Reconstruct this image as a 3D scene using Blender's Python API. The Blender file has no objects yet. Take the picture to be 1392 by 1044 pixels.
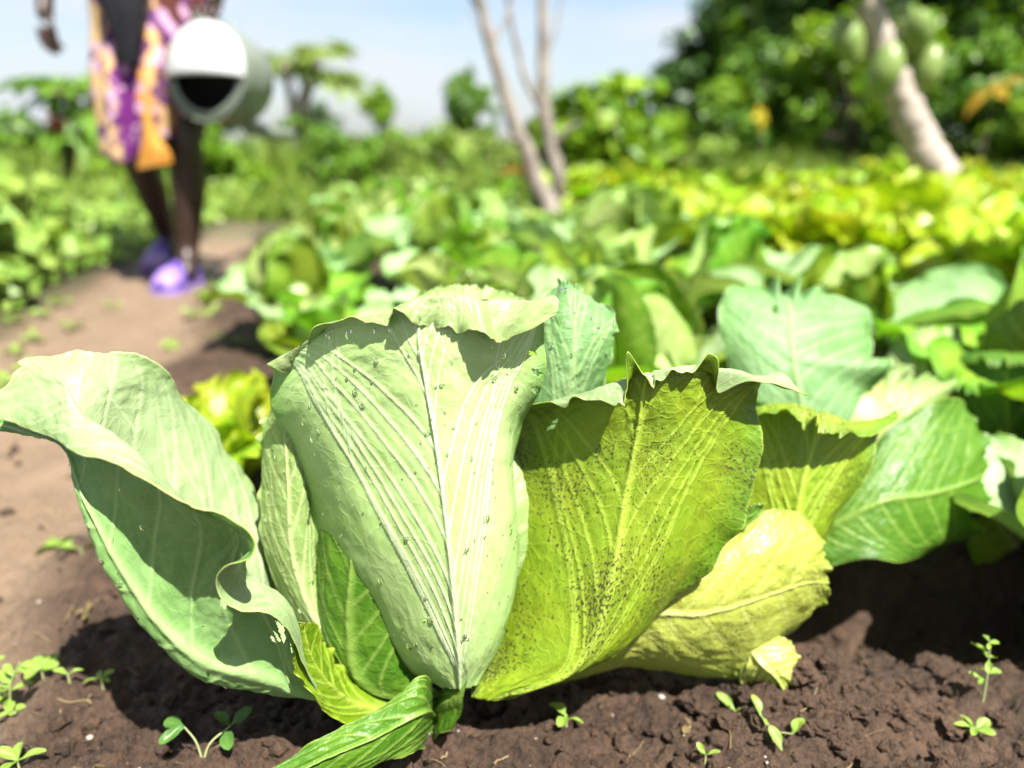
import bpy, math, random
import numpy as np
from mathutils import Vector, Matrix

random.seed(7)
RNG = np.random.default_rng(11)
SC = bpy.context.scene
COL = SC.collection
R = math.radians

# ------------------------------------------------------------------ camera
H = 0.45                       # camera height over the bed
PITCH = R(17.6)
FPX = 1044.0                   # focal length in pixels of the 1392 px wide picture
cam_d = bpy.data.cameras.new('camera')
cam = bpy.data.objects.new('camera', cam_d)
COL.objects.link(cam)
cam.location = (0, 0, H)
cam.rotation_euler = (R(90) - PITCH, 0, 0)
cam_d.sensor_width = 36.0
cam_d.lens = 36.0 * FPX / 1392.0
cam_d.clip_start = 0.02
cam_d.clip_end = 2000
cam_d.dof.use_dof = True
cam_d.dof.focus_distance = 0.505
cam_d.dof.aperture_fstop = 2.7
SC.camera = cam

# ------------------------------------------------------------------ sky, sun, exposure
SUN_AZ = R(147)                # from +Y clockwise: to the right of and behind the camera
SUN_EL = R(60)
sun_dir = Vector((math.sin(SUN_AZ) * math.cos(SUN_EL), math.cos(SUN_AZ) * math.cos(SUN_EL), math.sin(SUN_EL)))
w = bpy.data.worlds.new('World')
SC.world = w
w.use_nodes = True
nt = w.node_tree
nt.nodes.clear()
out = nt.nodes.new('ShaderNodeOutputWorld')
bg = nt.nodes.new('ShaderNodeBackground')
sky = nt.nodes.new('ShaderNodeTexSky')
sky.sky_type = 'NISHITA'
sky.sun_disc = False
sky.sun_elevation = SUN_EL
sky.sun_rotation = SUN_AZ
sky.air_density = 1.0
sky.dust_density = 1.5
sky.ozone_density = 2.0
tc = nt.nodes.new('ShaderNodeTexCoord')
mp = nt.nodes.new('ShaderNodeMapping')
mp.inputs['Scale'].default_value = (1.6, 1.6, 9.0)
mp.inputs['Location'].default_value = (0.35, 0.2, 0.15)
nz = nt.nodes.new('ShaderNodeTexNoise')
nz.inputs['Scale'].default_value = 1.7
nz.inputs['Detail'].default_value = 5
nz.inputs['Roughness'].default_value = 0.5
rp = nt.nodes.new('ShaderNodeValToRGB')
rp.color_ramp.elements[0].position = 0.30
rp.color_ramp.elements[0].color = (0, 0, 0, 1)
rp.color_ramp.elements[1].position = 0.62
rp.color_ramp.elements[1].color = (1, 1, 1, 1)
mxs = nt.nodes.new('ShaderNodeMix')
mxs.data_type = 'RGBA'
mxs.inputs['B'].default_value = (4.4, 4.7, 5.0, 1)
nt.links.new(tc.outputs['Generated'], mp.inputs['Vector'])
nt.links.new(mp.outputs['Vector'], nz.inputs['Vector'])
nt.links.new(nz.outputs['Fac'], rp.inputs['Fac'])
nt.links.new(rp.outputs['Color'], mxs.inputs['Factor'])
nt.links.new(sky.outputs['Color'], mxs.inputs['A'])
nt.links.new(mxs.outputs['Result'], bg.inputs['Color'])
nt.links.new(bg.outputs['Background'], out.inputs['Surface'])
bg.inputs['Strength'].default_value = 0.05

sd = bpy.data.lights.new('sun', 'SUN')
sd.energy = 5.0
sd.angle = R(0.55)
sd.color = (1.0, 0.97, 0.92)
so = bpy.data.objects.new('sun', sd)
COL.objects.link(so)
so.rotation_euler = sun_dir.to_track_quat('Z', 'Y').to_euler()
so.location = (1, -1, 4)

SC.view_settings.view_transform = 'Standard'
SC.view_settings.look = 'None'
SC.view_settings.gamma = 1.0
SC.view_settings.use_curve_mapping = False
SC.view_settings.exposure = 1.98
SC.cycles.use_denoising = True
SC.cycles.use_adaptive_sampling = True
SC.cycles.adaptive_threshold = 0.02
SC.cycles.max_bounces = 6
SC.cycles.diffuse_bounces = 2
SC.cycles.transmission_bounces = 6
SC.cycles.transparent_max_bounces = 8

# ------------------------------------------------------------------ picture point -> place
CP, SP = math.cos(PITCH), math.sin(PITCH)


def P(px, py, y):
    """point seen at picture position (px, py) that stands y metres in front of the camera"""
    a = (px - 696.0) / FPX
    b = (py - 522.0) / FPX
    dy = CP - b * SP
    dz = -SP - b * CP
    t = y / dy
    return np.array((a * t, y, H + dz * t))


def gnd(px, py):
    a = (px - 696.0) / FPX
    b = (py - 522.0) / FPX
    dy = CP - b * SP
    dz = -SP - b * CP
    t = -H / dz
    return np.array((a * t, dy * t, 0.0))


# ------------------------------------------------------------------ numeric helpers
def _hash(ix, iy, iz, seed):
    h = (ix.astype(np.int64) * 374761393 + iy.astype(np.int64) * 668265263 + iz.astype(np.int64) * 2147483647 + seed * 974711)
    h = (h ^ (h >> 13)) * 1274126177
    h = h & 0x7fffffff
    h = (h ^ (h >> 16)) & 0xffffff
    return h / float(0xffffff) * 2 - 1


def vn(x, y, z=0.0, seed=0):
    x, y, z = np.broadcast_arrays(np.asarray(x, float), np.asarray(y, float), np.asarray(z, float))
    ix, iy, iz = np.floor(x), np.floor(y), np.floor(z)
    fx, fy, fz = x - ix, y - iy, z - iz
    sx, sy, sz = [f * f * f * (f * (f * 6 - 15) + 10) for f in (fx, fy, fz)]
    r = 0
    for dx in (0, 1):
        wx = sx if dx else 1 - sx
        for dy in (0, 1):
            wy = sy if dy else 1 - sy
            for dz in (0, 1):
                wz = sz if dz else 1 - sz
                r = r + wx * wy * wz * _hash(ix + dx, iy + dy, iz + dz, seed)
    return r


def fbm(x, y, z=0.0, seed=0, octv=4, rough=0.5):
    a, r, f = 1.0, 0, 1.0
    for k in range(octv):
        r = r + a * vn(np.asarray(x) * f, np.asarray(y) * f, np.asarray(z) * f, seed + k * 17)
        a *= rough
        f *= 2.03
    return r


def sstep(a, b, x):
    t = np.clip((np.asarray(x, float) - a) / (b - a), 0, 1)
    return t * t * (3 - 2 * t)


# ------------------------------------------------------------------ mesh helpers
def mesh_np(name, verts, faces, smooth=True):
    """faces: list of int arrays of shape (n,3)/(n,4), or one"""
    me = bpy.data.meshes.new(name)
    if not isinstance(faces, (list, tuple)):
        faces = [faces]
    verts = np.ascontiguousarray(verts, np.float32)
    loops = np.concatenate([f.ravel() for f in faces]).astype(np.int32)
    sizes = np.concatenate([np.full(len(f), f.shape[1], np.int32) for f in faces])
    starts = np.concatenate([[0], np.cumsum(sizes)[:-1]]).astype(np.int32)
    me.vertices.add(len(verts))
    me.vertices.foreach_set('co', verts.ravel())
    me.loops.add(len(loops))
    me.loops.foreach_set('vertex_index', loops)
    me.polygons.add(len(sizes))
    me.polygons.foreach_set('loop_start', starts)
    me.polygons.foreach_set('loop_total', sizes)
    me.polygons.foreach_set('use_smooth', np.full(len(sizes), smooth))
    me.update(calc_edges=True)
    me.validate()
    return me


def fattr(me, name, arr):
    a = me.attributes.new(name, 'FLOAT', 'POINT')
    a.data.foreach_set('value', np.ascontiguousarray(arr, np.float32).ravel())


def uvmap(me, uv):
    lay = me.uv_layers.new(name='UVMap')
    idx = np.empty(len(me.loops), np.int32)
    me.loops.foreach_get('vertex_index', idx)
    lay.data.foreach_set('uv', np.ascontiguousarray(uv[idx], np.float32).ravel())


def link(name, data, parent=None, mat=None, loc=None, rot=None, scale=None, **props):
    o = bpy.data.objects.new(name, data)
    COL.objects.link(o)
    if parent is not None:
        o.parent = parent
    if mat is not None and data is not None and not data.materials:
        data.materials.append(mat)
    if loc is not None:
        o.location = tuple(loc)
    if rot is not None:
        o.rotation_euler = tuple(rot)
    if scale is not None:
        o.scale = (scale,) * 3 if np.isscalar(scale) else tuple(scale)
    for k, v in props.items():
        o[k] = v
    return o


def thing(name, label, cat, loc=(0, 0, 0), rz=0.0, group=None, scale=None, rot=None):
    o = link(name, None, loc=loc, rot=rot or (0, 0, rz), scale=scale, label=label, category=cat)
    o.empty_display_size = 0.05
    if group:
        o['group'] = group
    return o


def grid_faces(nr, nc):
    i = np.arange((nr - 1) * nc).reshape(nr - 1, nc)[:, :-1]
    return np.stack([i, i + 1, i + nc + 1, i + nc], -1).reshape(-1, 4)


class MB:
    """collects shapes for one mesh"""
    def __init__(s):
        s.v, s.f3, s.f4, s.n = [], [], [], 0

    def add(s, v, f):
        v = np.asarray(v, float).reshape(-1, 3)
        f = np.asarray(f, int)
        (s.f3 if f.shape[1] == 3 else s.f4).append(f + s.n)
        s.v.append(v)
        s.n += len(v)

    def tube(s, pts, rad, seg=8, cap=True, jitter=0.0, seed=0):
        pts = np.asarray(pts, float)
        n = len(pts)
        rad = np.broadcast_to(np.asarray(rad, float), (n,))
        t = np.gradient(pts, axis=0)
        t /= np.linalg.norm(t, axis=1)[:, None] + 1e-12
        ref = np.array((0, 0, 1.0)) if abs(t[0][2]) < 0.9 else np.array((1.0, 0, 0))
        rows = []
        a = np.linspace(0, 2 * np.pi, seg, endpoint=False)
        u = np.cross(ref, t[0])
        for k in range(n):
            u = u - t[k] * np.dot(u, t[k])
            u /= np.linalg.norm(u) + 1e-12
            v_ = np.cross(t[k], u)
            rr = rad[k] * (1 + jitter * vn(a * 1.3, k * 0.6, 0, seed)) if jitter else np.full(seg, rad[k])
            rows.append(pts[k] + rr[:, None] * (np.cos(a)[:, None] * u + np.sin(a)[:, None] * v_))
        V = np.concatenate(rows)
        i = np.arange((n - 1) * seg).reshape(n - 1, seg)
        j = np.roll(i, -1, axis=1)
        s.add(V, np.stack([i, j, j + seg, i + seg], -1).reshape(-1, 4))
        if cap:
            for k, e in ((0, -1), (n - 1, 1)):
                base = s.n
                ring = rows[k]
                c = ring.mean(0)
                f = [(seg, (q + 1) % seg, q) if e < 0 else (seg, q, (q + 1) % seg) for q in range(seg)]
                s.add(np.vstack([ring, c]), f)

    def lathe(s, prof, seg=32, M=None):
        """prof: list of (r, z)"""
        a = np.linspace(0, 2 * np.pi, seg, endpoint=False)
        rows = [np.stack([r * np.cos(a), r * np.sin(a), np.full(seg, z)], -1) for r, z in prof]
        V = np.concatenate(rows)
        if M is not None:
            V = V @ np.array(M.to_3x3()).T + np.array(M.translation)
        n = len(prof)
        i = np.arange((n - 1) * seg).reshape(n - 1, seg)
        j = np.roll(i, -1, axis=1)
        s.add(V, np.stack([i, j, j + seg, i + seg], -1).reshape(-1, 4))

    def mesh(s, name, smooth=True):
        fs = []
        if s.f4:
            fs.append(np.concatenate(s.f4))
        if s.f3:
            fs.append(np.concatenate(s.f3))
        return mesh_np(name, np.concatenate(s.v), fs, smooth)


def crom(Pts, n):
    """Catmull-Rom through the rows of Pts (k, ...), sampled at parameter array n in [0, k-1]"""
    k = len(Pts)
    ext = np.concatenate([[2 * Pts[0] - Pts[1]], Pts, [2 * Pts[-1] - Pts[-2]]])
    s = np.asarray(n)
    i = np.clip(np.floor(s).astype(int), 0, k - 2)
    t = (s - i)
    t = t.reshape(t.shape + (1,) * (Pts.ndim - 1))
    p0, p1, p2, p3 = ext[i], ext[i + 1], ext[i + 2], ext[i + 3]
    return 0.5 * (2 * p1 + (p2 - p0) * t + (2 * p0 - 5 * p1 + 4 * p2 - p3) * t ** 2 + (-p0 + 3 * p1 - 3 * p2 + p3) * t ** 3)


# ------------------------------------------------------------------ materials
def nmat(name):
    m = bpy.data.materials.new(name)
    m.use_nodes = True
    t = m.node_tree
    t.nodes.clear()
    o = t.nodes.new('ShaderNodeOutputMaterial')
    return m, t, o


def N(t, typ, **kw):
    n = t.nodes.new(typ)
    for k, v in kw.items():
        if k in n.inputs:
            n.inputs[k].default_value = v
        else:
            setattr(n, k, v)
    return n


def mixc(t, fac, a, b, mode='MIX'):
    n = t.nodes.new('ShaderNodeMix')
    n.data_type = 'RGBA'
    n.blend_type = mode
    for sock, val in (('Factor', fac), ('A', a), ('B', b)):
        s = [i for i in n.inputs if i.name == sock and (i.type == 'RGBA' or sock == 'Factor' and i.type == 'VALUE')][0]
        if hasattr(val, 'is_linked'):
            t.links.new(val, s)
        else:
            s.default_value = val if np.isscalar(val) else (*val, 1) if len(val) == 3 else val
    return [o for o in n.outputs if o.type == 'RGBA'][0]


def math_n(t, op, a, b=0.0, c=None):
    n = t.nodes.new('ShaderNodeMath')
    n.operation = op
    for k, val in enumerate((a, b, c)):
        if val is None:
            continue
        if hasattr(val, 'is_linked'):
            t.links.new(val, n.inputs[k])
        else:
            n.inputs[k].default_value = val
    return n.outputs[0]


def ramp(t, fac, stops, interp='LINEAR'):
    n = t.nodes.new('ShaderNodeValToRGB')
    n.color_ramp.interpolation = interp
    e = n.color_ramp.elements
    while len(e) < len(stops):
        e.new(0.5)
    for k, (p, c) in enumerate(stops):
        e[k].position = p
        e[k].color = (c, c, c, 1) if np.isscalar(c) else (*c, 1)
    if hasattr(fac, 'is_linked'):
        t.links.new(fac, n.inputs[0])
    return n.outputs[0]


def deep(c, k=0.85, g=1.4):
    return tuple(k * x ** g for x in c)


def leaf_mat(name, base, margin, vein, trans=0.35, rough=0.42, patch=None, dirt=0.0, retic=0.35, spec=0.4,
             hue_rand=0.0, tcol=None, retscale=95.0, edge_line=None, bump=0.35, simple=False):
    patch = deep(patch or [x * 0.82 for x in base])
    base, margin, vein = deep(base), deep(margin), deep(vein, 0.9)
    edge_line = edge_line and deep(edge_line, 0.9)
    m, t, o = nmat(name)
    uv = N(t, 'ShaderNodeUVMap', uv_map='UVMap').outputs[0]
    ve = N(t, 'ShaderNodeAttribute', attribute_name='vein').outputs['Fac']
    ed = N(t, 'ShaderNodeAttribute', attribute_name='edge').outputs['Fac']
    n1 = N(t, 'ShaderNodeTexNoise', Scale=26.0, Detail=1.0 if simple else 3.0, Roughness=0.6)
    t.links.new(uv, n1.inputs['Vector'])
    # uneven colour over the blade
    c = mixc(t, ramp(t, n1.outputs['Fac'], [(0.35, 0.0), (0.7, 1.0)]), base, patch)
    c = mixc(t, ed, c, margin)
    # net of fine veins
    nd = N(t, 'ShaderNodeTexNoise', Scale=60.0, Detail=0.0)
    t.links.new(uv, nd.inputs['Vector'])
    dv = N(t, 'ShaderNodeVectorMath', operation='MULTIPLY_ADD')
    t.links.new(nd.outputs['Color'], dv.inputs[0])
    dv.inputs[1].default_value = (0.012, 0.012, 0)
    t.links.new(uv, dv.inputs[2])
    vo = N(t, 'ShaderNodeTexVoronoi', feature='DISTANCE_TO_EDGE', Scale=retscale)
    t.links.new(dv.outputs[0], vo.inputs['Vector'])
    net = ramp(t, vo.outputs['Distance'], [(0.0, 1.0), (0.09, 0.0)])
    if not simple:
     vo2 = N(t, 'ShaderNodeTexVoronoi', feature='DISTANCE_TO_EDGE', Scale=retscale * 3.2)
     t.links.new(dv.outputs[0], vo2.inputs['Vector'])
     net2 = ramp(t, vo2.outputs['Distance'], [(0.0, 1.0), (0.16, 0.0)])
    c = mixc(t, math_n(t, 'MULTIPLY', net, retic), c, vein)
    if not simple:
        c = mixc(t, math_n(t, 'MULTIPLY', net2, retic * 0.35), c, vein)
    c = mixc(t, ve, c, vein)
    if edge_line:
        el = N(t, 'ShaderNodeAttribute', attribute_name='lip').outputs['Fac']
        c = mixc(t, el, c, edge_line)
    if dirt > 0:
        n2 = N(t, 'ShaderNodeTexNoise', Scale=430.0, Detail=2.0, Roughness=0.6)
        t.links.new(uv, n2.inputs['Vector'])
        n3 = N(t, 'ShaderNodeTexNoise', Scale=16.0, Detail=3.0)
        t.links.new(uv, n3.inputs['Vector'])
        s = math_n(t, 'ADD', n2.outputs['Fac'], math_n(t, 'MULTIPLY', math_n(t, 'SUBTRACT', n3.outputs['Fac'], 0.5), 0.62))
        dlow = N(t, 'ShaderNodeAttribute', attribute_name='low').outputs['Fac']
        s = math_n(t, 'ADD', s, math_n(t, 'MULTIPLY', dlow, 0.10))
        sp = ramp(t, s, [(0.65, 0.0), (0.69, 1.0)])
        c = mixc(t, math_n(t, 'MULTIPLY', sp, dirt), c, (0.022, 0.017, 0.008))
        film = ramp(t, n3.outputs['Fac'], [(0.45, 0.0), (0.75, 0.6)])
        c = mixc(t, math_n(t, 'MULTIPLY', film, dirt * 0.5), c, (0.12, 0.12, 0.03))
    if hue_rand > 0:
        oi = N(t, 'ShaderNodeObjectInfo').outputs['Random']
        hs = N(t, 'ShaderNodeHueSaturation')
        t.links.new(c, hs.inputs['Color'])
        t.links.new(math_n(t, 'MULTIPLY_ADD', oi, hue_rand, 0.5 - hue_rand * 0.5), hs.inputs['Hue'])
        t.links.new(math_n(t, 'MULTIPLY_ADD', oi, 0.5, 0.72), hs.inputs['Value'])
        c = hs.outputs['Color']
    # relief
    if not simple:
        nb = N(t, 'ShaderNodeTexNoise', Scale=240.0, Detail=2.0)
        t.links.new(uv, nb.inputs['Vector'])
        hgt = math_n(t, 'ADD', math_n(t, 'MULTIPLY', net, 0.55), math_n(t, 'MULTIPLY', nb.outputs['Fac'], 0.5))
        hgt = math_n(t, 'ADD', hgt, math_n(t, 'MULTIPLY', net2, 0.2))
        bp = N(t, 'ShaderNodeBump', Strength=bump, Distance=0.0012)
        t.links.new(hgt, bp.inputs['Height'])
    pb = N(t, 'ShaderNodeBsdfPrincipled')
    t.links.new(c, pb.inputs['Base Color'])
    rn = math_n(t, 'MULTIPLY_ADD', n1.outputs['Fac'], 0.3, rough - 0.15)
    t.links.new(rn, pb.inputs['Roughness'])
    pb.inputs['Specular IOR Level'].default_value = spec
    if not simple:
        t.links.new(bp.outputs[0], pb.inputs['Normal'])
    tr = N(t, 'ShaderNodeBsdfTranslucent')
    tint = mixc(t, 1.0, c, tcol or (0.95, 1.0, 0.32), 'MULTIPLY')
    tint = mixc(t, ve, tint, mixc(t, 1.0, tint, (0.75, 0.8, 0.7), 'MULTIPLY'))
    t.links.new(tint, tr.inputs['Color'])
    mx = N(t, 'ShaderNodeMixShader', Fac=trans)
    t.links.new(pb.outputs[0], mx.inputs[1])
    t.links.new(tr.outputs[0], mx.inputs[2])
    t.links.new(mx.outputs[0], o.inputs['Surface'])
    return m


def foliage_mat(name, a, b, trans=0.35, rough=0.5, scale=3.0, spec=0.3):
    a, b = deep(a, 0.72, 1.12), deep(b, 0.72, 1.12)
    m, t, o = nmat(name)
    g = N(t, 'ShaderNodeTexCoord').outputs['Object']
    n1 = N(t, 'ShaderNodeTexNoise', Scale=scale, Detail=3.0)
    t.links.new(g, n1.inputs['Vector'])
    va = N(t, 'ShaderNodeAttribute', attribute_name='tone').outputs['Fac']
    f = math_n(t, 'ADD', math_n(t, 'MULTIPLY', n1.outputs['Fac'], 0.5), math_n(t, 'MULTIPLY', va, 0.5))
    c = mixc(t, ramp(t, f, [(0.25, 0.0), (0.75, 1.0)]), a, b)
    pb = N(t, 'ShaderNodeBsdfPrincipled', Roughness=rough)
    pb.inputs['Specular IOR Level'].default_value = spec
    t.links.new(c, pb.inputs['Base Color'])
    tr = N(t, 'ShaderNodeBsdfTranslucent')
    t.links.new(mixc(t, 1.0, c, (1.0, 1.0, 0.4), 'MULTIPLY'), tr.inputs['Color'])
    mx = N(t, 'ShaderNodeMixShader', Fac=trans)
    t.links.new(pb.outputs[0], mx.inputs[1])
    t.links.new(tr.outputs[0], mx.inputs[2])
    t.links.new(mx.outputs[0], o.inputs['Surface'])
    return m


def plain_mat(name, a, b=None, rough=0.6, scale=30.0, spec=0.4, bump=0.0, metal=0.0, bscale=80.0):
    b = b or [x * 0.8 for x in a]
    a, b = deep(a, 0.64, 1.0), deep(b, 0.64, 1.0)
    m, t, o = nmat(name)
    g = N(t, 'ShaderNodeTexCoord').outputs['Object']
    n1 = N(t, 'ShaderNodeTexNoise', Scale=scale, Detail=5.0, Roughness=0.6)
    t.links.new(g, n1.inputs['Vector'])
    c = mixc(t, ramp(t, n1.outputs['Fac'], [(0.35, 0.0), (0.68, 1.0)]), a, b)
    pb = N(t, 'ShaderNodeBsdfPrincipled', Roughness=rough, Metallic=metal)
    pb.inputs['Specular IOR Level'].default_value = spec
    t.links.new(c, pb.inputs['Base Color'])
    if bump:
        n2 = N(t, 'ShaderNodeTexNoise', Scale=bscale, Detail=4.0)
        t.links.new(g, n2.inputs['Vector'])
        bp = N(t, 'ShaderNodeBump', Strength=bump, Distance=0.01)
        t.links.new(n2.outputs['Fac'], bp.inputs['Height'])
        t.links.new(bp.outputs[0], pb.inputs['Normal'])
    t.links.new(pb.outputs[0], o.inputs['Surface'])
    return m


def soil_mat(name, ground=False):
    m, t, o = nmat(name)
    g = N(t, 'ShaderNodeTexCoord').outputs['Object']
    n1 = N(t, 'ShaderNodeTexNoise', Scale=9.0, Detail=6.0, Roughness=0.65)
    n2 = N(t, 'ShaderNodeTexNoise', Scale=120.0, Detail=5.0, Roughness=0.7)
    n3 = N(t, 'ShaderNodeTexNoise', Scale=420.0, Detail=3.0, Roughness=0.7)
    for n in (n1, n2, n3):
        t.links.new(g, n.inputs['Vector'])
    c = mixc(t, ramp(t, n1.outputs['Fac'], [(0.36, 0.0), (0.66, 1.0)]), (0.028, 0.0145, 0.0068), (0.078, 0.044, 0.023))
    c = mixc(t, ramp(t, n2.outputs['Fac'], [(0.35, 0.7), (0.6, 0.0)]), c, (0.010, 0.0052, 0.003))
    c = mixc(t, ramp(t, n3.outputs['Fac'], [(0.60, 0.0), (0.70, 0.7)]), c, (0.12, 0.070, 0.044))
    c = mixc(t, ramp(t, n3.outputs['Fac'], [(0.72, 0.0), (0.76, 0.8)]), c, (0.22, 0.18, 0.15))
    if ground:
        pa = N(t, 'ShaderNodeAttribute', attribute_name='path').outputs['Fac']
        c = mixc(t, math_n(t, 'MULTIPLY', pa, 0.85), c, mixc(t, n1.outputs['Fac'], (0.13, 0.086, 0.050), (0.225, 0.158, 0.100)))
        gr = N(t, 'ShaderNodeAttribute', attribute_name='green').outputs['Fac']
        c = mixc(t, gr, c, mixc(t, n1.outputs['Fac'], (0.03, 0.055, 0.012), (0.06, 0.085, 0.018)))
    pb = N(t, 'ShaderNodeBsdfPrincipled')
    t.links.new(c, pb.inputs['Base Color'])
    t.links.new(ramp(t, n2.outputs['Fac'], [(0.35, 0.32), (0.6, 0.85)]), pb.inputs['Roughness'])
    pb.inputs['Specular IOR Level'].default_value = 0.35
    hh = math_n(t, 'ADD', n2.outputs['Fac'], math_n(t, 'MULTIPLY', n3.outputs['Fac'], 0.5))
    bp = N(t, 'ShaderNodeBump', Strength=1.0, Distance=0.006)
    t.links.new(hh, bp.inputs['Height'])
    t.links.new(bp.outputs[0], pb.inputs['Normal'])
    t.links.new(pb.outputs[0], o.inputs['Surface'])
    return m


M = {}
M['soil'] = soil_mat('soil', True)
M['crumb'] = soil_mat('crumb')
M['front'] = leaf_mat('front_leaf', (0.57, 0.71, 0.36), (0.19, 0.40, 0.06), (0.76, 0.84, 0.60), trans=0.2, retic=0.12,
                      patch=(0.51, 0.69, 0.28), bump=0.15, edge_line=(0.55, 0.62, 0.25))
M['left'] = leaf_mat('left_leaf', (0.29, 0.47, 0.18), (0.15, 0.33, 0.06), (0.46, 0.62, 0.30), trans=0.22, retic=0.16,
                     patch=(0.36, 0.53, 0.24), bump=0.15, edge_line=(0.55, 0.62, 0.25))
M['right'] = leaf_mat('right_leaf', (0.275, 0.39, 0.04), (0.12, 0.27, 0.015), (0.46, 0.57, 0.12), trans=0.22, retic=0.16,
                      patch=(0.34, 0.42, 0.04), dirt=0.9, edge_line=(0.45, 0.52, 0.13))
M['old'] = leaf_mat('old_leaf', (0.54, 0.59, 0.17), (0.24, 0.34, 0.03), (0.62, 0.65, 0.27), trans=0.25, retic=0.15,
                    patch=(0.44, 0.47, 0.10), dirt=0.7, edge_line=(0.5, 0.5, 0.16))
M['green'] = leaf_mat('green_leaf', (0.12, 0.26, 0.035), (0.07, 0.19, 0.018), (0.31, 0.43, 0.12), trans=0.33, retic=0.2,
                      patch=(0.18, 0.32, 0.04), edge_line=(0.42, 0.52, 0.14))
M['wax'] = leaf_mat('waxy_leaf', (0.21, 0.36, 0.15), (0.13, 0.30, 0.05), (0.40, 0.53, 0.28), trans=0.24, spec=0.25, retic=0.16,
                    patch=(0.30, 0.44, 0.24), rough=0.5, edge_line=(0.5, 0.56, 0.38))
M['pale'] = leaf_mat('pale_leaf', (0.36, 0.47, 0.19), (0.22, 0.36, 0.10), (0.52, 0.60, 0.32), trans=0.25, retic=0.16, edge_line=(0.55, 0.6, 0.3))
M['pale_inner'] = leaf_mat('front_leaf_upper_face', (0.38, 0.46, 0.23), (0.32, 0.43, 0.17), (0.54, 0.60, 0.36), trans=0.2, retic=0.12, bump=0.2, edge_line=(0.6, 0.65, 0.35))
M['wax_inner'] = leaf_mat('upper_face_waxy', (0.40, 0.49, 0.28), (0.32, 0.43, 0.20), (0.54, 0.61, 0.40), trans=0.2, retic=0.14, bump=0.2, edge_line=(0.6, 0.65, 0.35))
M['lime'] = leaf_mat('lime_leaf', (0.26, 0.40, 0.025), (0.36, 0.47, 0.03), (0.44, 0.54, 0.12), trans=0.4, retic=0.15, edge_line=(0.5, 0.58, 0.15))
M['gen_wax'] = leaf_mat('row_leaf_waxy', (0.40, 0.55, 0.29), (0.29, 0.47, 0.16), (0.58, 0.67, 0.45), trans=0.34, spec=0.2, retic=0.2,
                        patch=(0.48, 0.60, 0.38), hue_rand=0.03, simple=True)
M['gen_green'] = leaf_mat('row_leaf_green', (0.25, 0.42, 0.05), (0.17, 0.34, 0.03), (0.48, 0.57, 0.18), trans=0.42, retic=0.2,
                          patch=(0.38, 0.50, 0.07), hue_rand=0.05, simple=True)
M['gen_pale'] = leaf_mat('row_leaf_pale', (0.46, 0.57, 0.22), (0.34, 0.50, 0.12), (0.60, 0.68, 0.38), trans=0.32, retic=0.15,
                         patch=(0.52, 0.60, 0.28), hue_rand=0.04, simple=True)
M['lettuce'] = leaf_mat('lettuce_leaf', (0.46, 0.58, 0.04), (0.54, 0.63, 0.06), (0.50, 0.55, 0.12), trans=0.45, retic=0.2,
                        patch=(0.28, 0.46, 0.04), hue_rand=0.06, simple=True)
M['stem'] = plain_mat('cabbage_stem', (0.42, 0.48, 0.22), (0.30, 0.30, 0.14), 0.55, 40)
mw, tw, ow = nmat('water')
pw = N(tw, 'ShaderNodeBsdfPrincipled', Roughness=0.02, IOR=1.33)
pw.inputs['Base Color'].default_value = (0.97, 1, 0.97, 1)
pw.inputs['Transmission Weight'].default_value = 1.0
tw.links.new(pw.outputs[0], ow.inputs['Surface'])
M['water'] = mw
M['weed'] = foliage_mat('weed_leaf', (0.20, 0.36, 0.06), (0.36, 0.48, 0.10), 0.35, 0.45, 40)
M['weed_dark'] = foliage_mat('weed_leaf_dark', (0.07, 0.17, 0.04), (0.13, 0.26, 0.05), 0.3, 0.4, 40)
M['grass'] = foliage_mat('grass_blade', (0.13, 0.25, 0.03), (0.32, 0.42, 0.07), 0.4, 0.5, 1.2)
M['bush'] = foliage_mat('bush_leaf', (0.12, 0.27, 0.012), (0.30, 0.45, 0.025), 0.4, 0.45, 3)
M['tree_dark'] = foliage_mat('tree_leaf_dark', (0.035, 0.095, 0.02), (0.11, 0.22, 0.04), 0.3, 0.45, 1.5)
M['tree_mid'] = foliage_mat('tree_leaf_mid', (0.07, 0.18, 0.016), (0.22, 0.38, 0.035), 0.35, 0.45, 1.5)
M['tree_pale'] = foliage_mat('tree_leaf_pale', (0.14, 0.24, 0.05), (0.30, 0.38, 0.08), 0.4, 0.45, 1.5)
M['yellow'] = foliage_mat('yellowed_leaf', (0.62, 0.42, 0.02), (0.66, 0.55, 0.06), 0.35, 0.5, 8)
M['orange'] = foliage_mat('orange_leaf', (0.50, 0.24, 0.02), (0.45, 0.34, 0.04), 0.35, 0.5, 8)
M['red'] = foliage_mat('red_leaf', (0.35, 0.06, 0.02), (0.42, 0.12, 0.03), 0.35, 0.5, 8)
M['bark'] = plain_mat('bark', (0.36, 0.31, 0.26), (0.18, 0.15, 0.125), 0.85, 9, 0.2, 0.6, bscale=40)
M['bark_dark'] = plain_mat('bark_dark', (0.12, 0.09, 0.07), (0.07, 0.055, 0.045), 0.9, 14, 0.2, 0.6, bscale=40)
M['papaya_bark'] = plain_mat('papaya_bark', (0.52, 0.44, 0.37), (0.36, 0.30, 0.25), 0.8, 12, 0.25, 0.5, bscale=30)
M['papaya_fruit'] = plain_mat('papaya_fruit', (0.15, 0.24, 0.05), (0.24, 0.31, 0.08), 0.4, 9, 0.4)
M['dry'] = foliage_mat('dry_leaf', (0.16, 0.11, 0.05), (0.22, 0.17, 0.07), 0.3, 0.6, 30)


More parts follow.
